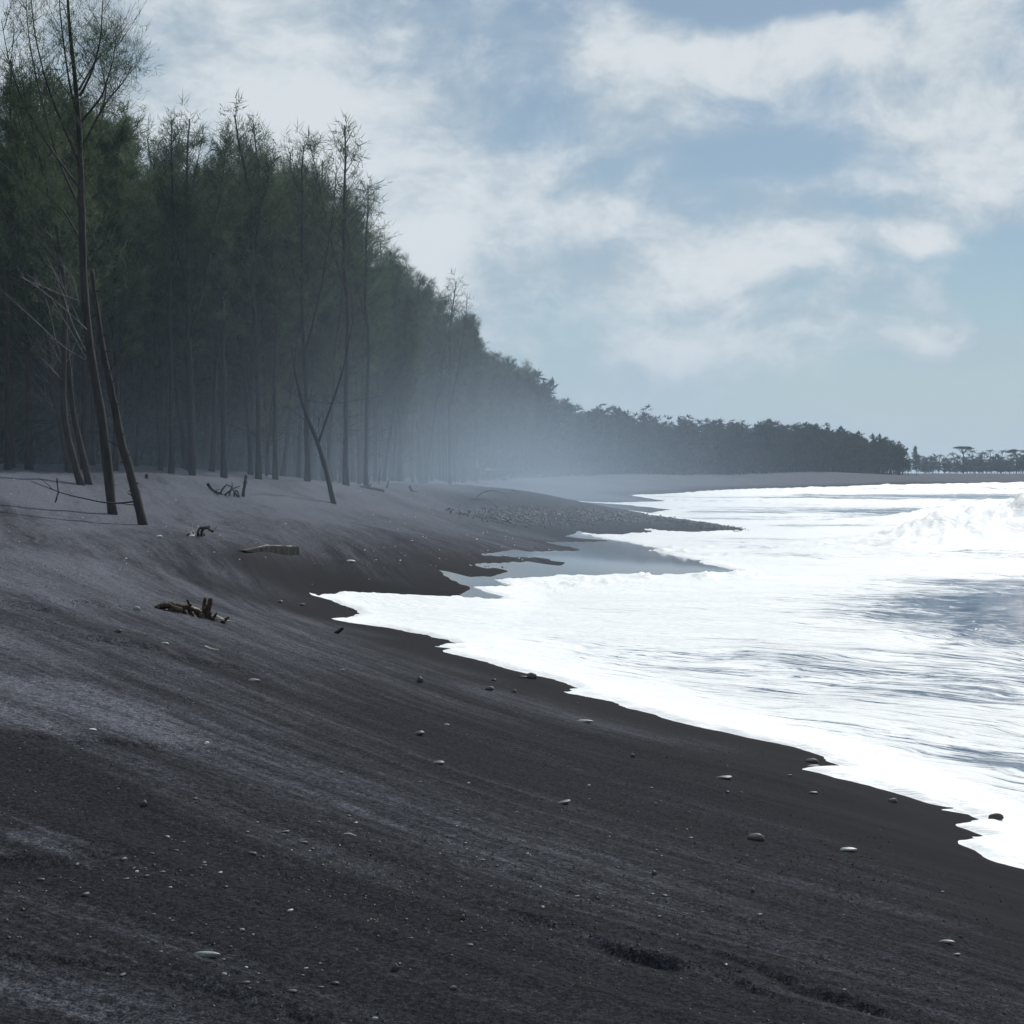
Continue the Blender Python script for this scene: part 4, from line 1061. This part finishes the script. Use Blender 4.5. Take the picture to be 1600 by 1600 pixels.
# scattered pebbles: single objects in one set, the finest grit as one mass
PEB = {k: [] for k in ('dark', 'white')}
for k, m in (('dark', M_ROCK), ('white', M_ROCKP)):
    for i in range(4):
        rng = RS(400 + i); mb = MB(); an = np.arange(7) * 2 * math.pi / 7
        rings = [(0, -.28, .35), (0, 0, .5), (0, .2, .38)]
        V = [(math.cos(a) * r * (1 + .2 * rng.randn() * .5), math.sin(a) * r * .8 * (1 + .2 * rng.randn() * .5), z) for (_, z, r) in rings for a in an] + [(0, 0, .28)]
        Q = [(r * 7 + j, r * 7 + (j + 1) % 7, r * 7 + 7 + (j + 1) % 7, r * 7 + 7 + j) for r in range(2) for j in range(7)]; T = [(14 + j, 14 + (j + 1) % 7, 21) for j in range(7)]
        mb.add(V, Q, T); PEB[k].append(mb.mesh('pebble', m))
prng = RS(88)
clusters = [(310, 1340, 150, 45), (160, 1370, 120, 30), (560, 1520, 160, 45), (520, 1360, 130, 40), (700, 1300, 200, 60), (90, 1145, 90, 18), (330, 1460, 120, 40), (450, 1250, 200, 60), (900, 1400, 200, 60), (1000, 1300, 250, 70), (200, 980, 150, 40), (600, 880, 120, 30)]
cnt = 0; gx_, gy_, gs_ = [], [], []
while cnt < 250:
    if prng.rand() < .7:
        c = clusters[prng.randint(len(clusters))]; px, py = c[0] + c[2] * prng.randn() * .6, c[1] + c[3] * prng.randn() * .6
    else: px, py = 1600 * prng.rand(), 820 + 780 * prng.rand()
    if not (-30 < px < 1630 and 815 < py < 1610): continue
    x, y = ground_px(px, py)
    if poly_sd(np.array([x]), np.array([y]), EDGE)[0] > -.35: continue
    kd = 'white' if prng.rand() < .16 else 'dark'
    w = (.007 + .016 * prng.rand() ** 3) * (1 + y * .05) * (.75 if kd == 'white' else 1)
    o = link('pebble', PEB[kd][prng.randint(4)]); o.scale = (w * (1 + .5 * prng.rand()), w, w * (.6 + .4 * prng.rand())); o.location = (x, y, ground1(x, y) + w * .12); o.rotation_euler = (0, 0, prng.rand() * 6.28)
    e_ = -poly_sd(np.array([x]), np.array([y]), EDGE)[0]
    pz = 'on damp sand close to the foam' if e_ < 2 else 'on the high sand by the driftwood' if y > 13 else 'round the pale oblong stone' if math.hypot(px - 322, py - 1490) < 170 else 'in the hollows of the near sand' if px < 420 else 'on the open streaked sand below the driftwood' if y > 7.5 else 'on the near black sand around the little scarp'
    kn = 'dark' if kd == 'dark' else 'pale'
    tag(o, 'tiny %s pebble %s' % (kn, pz), 'pebble', '%s pebbles %s' % (kn, pz))
    cnt += 1


def grit(name, x, y, s, label, mat, seed, parent=None, sink=.1):
    rng = RS(seed); n = len(x); z = ground(x, y)
    base = np.array([(1, 0, 0), (.3, .9, .05), (-.8, .6, -.05), (-.9, -.5, .05), (.2, -1, 0), (.1, .1, .75), (-.2, 0, -.6)]) * .5
    T0 = np.array([(0, 1, 5), (1, 2, 5), (2, 3, 5), (3, 4, 5), (4, 0, 5), (1, 0, 6), (2, 1, 6), (3, 2, 6), (4, 3, 6), (0, 4, 6)])
    a = rng.rand(n) * 6.283; ca, sa = np.cos(a), np.sin(a); sc = s[:, None] * (.7 + .6 * rng.rand(n, 3))
    B = base[None] * sc[:, None] * (1 + .25 * rng.randn(n, 7, 1) * .5)
    V = np.stack([B[..., 0] * ca[:, None] - B[..., 1] * sa[:, None] + x[:, None], B[..., 0] * sa[:, None] + B[..., 1] * ca[:, None] + y[:, None], B[..., 2] + (z + s * sink)[:, None]], -1).reshape(-1, 3)
    T = (T0[None] + 7 * np.arange(n)[:, None, None]).reshape(-1, 3)
    mb = MB(); mb.add(V, None, T); o = mb.build(name, mat, parent, False); return tag(o, label, None, None, 'stuff')


n = 70000; yy = 3.5 + 16 * prng.rand(n) ** 1.6; xx = (prng.rand(n) * 2 - 1) * .40 * (yy + 1.5)
kk = (fbm(xx * .5, yy * .5, 301, 3) + .30 * (prng.rand(n) - .5) > .06) & (poly_sd(xx, yy, EDGE) < -.5)
xx, yy = xx[kk], yy[kk]; grit('grit', xx, yy, (.004 + .009 * prng.rand(len(xx)) ** 3) * (1 + .03 * yy), 'fine dark grit strewn over the near sand', M_COBBLE, 31)
kk = prng.rand(len(xx)) < .016
grit('pale_grit_sparkle', xx[kk] + .03, yy[kk] + .02, .003 + .005 * prng.rand(kk.sum()) ** 2, 'fine pale grit strewn over the near sand, doubling as painted sparkles', M_ROCKP, 32)  # pale grains, also standing in for sun sparkles on the sand
# the bank of cobbles running out into the surf
n = 9000; t = prng.rand(n) ** .8
CL = np.array([ground_px(*p) for p in [(735, 808), (800, 806), (880, 806), (960, 807), (1040, 811), (1100, 820), (1140, 829)]])
tt = t * (len(CL) - 1); i = np.minimum(tt.astype(int), len(CL) - 2); f = (tt - i)[:, None]
P = CL[i] * (1 - f) + CL[i + 1] * f
wdt = np.interp(t, [0, .3, .7, 1], [3.5, 5, 4.5, 1.5])
P = P + np.stack([prng.randn(n) * .7, prng.randn(n) * wdt * .5], -1)
grit('cobble_bank', P[:, 0], P[:, 1], 0.04 + .11 * prng.rand(n) ** 2, 'long low bank of wet dark cobbles running out into the surf', M_COBBLE, 33, None, .25)
n = 110; P = np.array([ground_px(560 + 300 * prng.rand(), 765 + 130 * prng.rand() ** 1.3) for _ in range(n)])
k = poly_sd(P[:, 0], P[:, 1], EDGE) < -.4; P = P[k]
grit('beach_litter', P[:, 0], P[:, 1], .02 + .05 * prng.rand(len(P)) ** 2, 'small pale shells and bits strewn over the misty sand', M_SHELL, 34)
P = np.array([ground_px(450 * prng.rand(), 742 + 150 * prng.rand()) for _ in range(40)])
grit('dune_litter', P[:, 0], P[:, 1], .02 + .04 * prng.rand(len(P)) ** 2, 'small pale bits strewn over the dune sand', M_SHELL, 35)


# ------------------------------------------------------------------ air: even haze, and the bank of sea mist lying along the beach
def volume(name, V, F, density, aniso, label, color=(.86, .92, 1.0, 1)):
    m, g, out = new_mat(name + '_air')
    pv = g.n('ShaderNodeVolumePrincipled'); pv.inputs['Color'].default_value = color; pv.inputs['Density'].default_value = density; pv.inputs['Anisotropy'].default_value = aniso
    g.put(out.inputs['Volume'], pv.outputs[0]); m.cycles.homogeneous_volume = True
    mb = MB(); mb.add(np.array(V, float), F[0], F[1]); o = mb.build(name, m, None, False); return tag(o, label, None, None, 'stuff')


x0, x1, y0, y1, z0, z1 = -6600, 6600, -6600, 6600, -6, 40
volume('haze', [(x0, y0, z0), (x1, y0, z0), (x1, y1, z0), (x0, y1, z0), (x0, y0, z1), (x1, y0, z1), (x1, y1, z1), (x0, y1, z1)],
       ([(3, 2, 1, 0), (4, 5, 6, 7), (0, 1, 5, 4), (1, 2, 6, 5), (2, 3, 7, 6), (3, 0, 4, 7)], []), 0.00014, .3, 'thin even sea haze', (.64, .81, 1.0, 1))

# mist: thickest at the ground, thinning upwards and towards both ends of the beach
m, g, out = new_mat('sea_mist_air')
pos = g.n('ShaderNodeNewGeometry').outputs['Position']; xyz = g.n('ShaderNodeSeparateXYZ', i_0=pos)
hf = g.m('POWER', 2.718, g.m('MULTIPLY', g.m('MAXIMUM', g.m('SUBTRACT', xyz.outputs[2], .5), 0.0), -1 / 4.2))
hf = g.m('ADD', hf, g.m('MULTIPLY', g.ramp(xyz.outputs[1], 150, 75, 0.0, .5), g.m('POWER', 2.718, g.m('MULTIPLY', xyz.outputs[2], -1 / 13))))
yf = g.m('MULTIPLY', g.ramp(xyz.outputs[1], 16, 66), g.ramp(xyz.outputs[1], 380, 150, .02, 1.0))
xf = g.m('MULTIPLY', g.ramp(xyz.outputs[0], -62, -25), g.ramp(xyz.outputs[0], 20, -2, .008, 1.0))
nz = g.ramp(g.noise(g.mapping(pos, scale=(.03, .012, .12)), 1.0, 3, .55), .3, .7, .45, 1.5)
pv = g.n('ShaderNodeVolumePrincipled'); pv.inputs['Color'].default_value = (.62, .79, 1.0, 1); pv.inputs['Anisotropy'].default_value = .35
g.put(pv.inputs['Density'], g.m('MULTIPLY', g.m('MULTIPLY', hf, nz), g.m('MULTIPLY', g.m('MULTIPLY', yf, xf), .0060)))
g.put(out.inputs['Volume'], pv.outputs[0]); m.cycles.volume_step_rate = 2.0
x0, x1, y0, y1, z0, z1 = -64, 120, 15, 560, -1, 26
mb = MB(); mb.add(np.array([(x0, y0, z0), (x1, y0, z0), (x1, y1, z0), (x0, y1, z0), (x0, y0, z1), (x1, y0, z1), (x1, y1, z1), (x0, y1, z1)], float),
                  [(3, 2, 1, 0), (4, 5, 6, 7), (0, 1, 5, 4), (1, 2, 6, 5), (2, 3, 7, 6), (3, 0, 4, 7)])
tag(mb.build('sea_mist', m, None, False), 'low bank of pale sea mist lying against the foot of the forest', None, None, 'stuff')
SC.cycles.volume_max_steps = 128
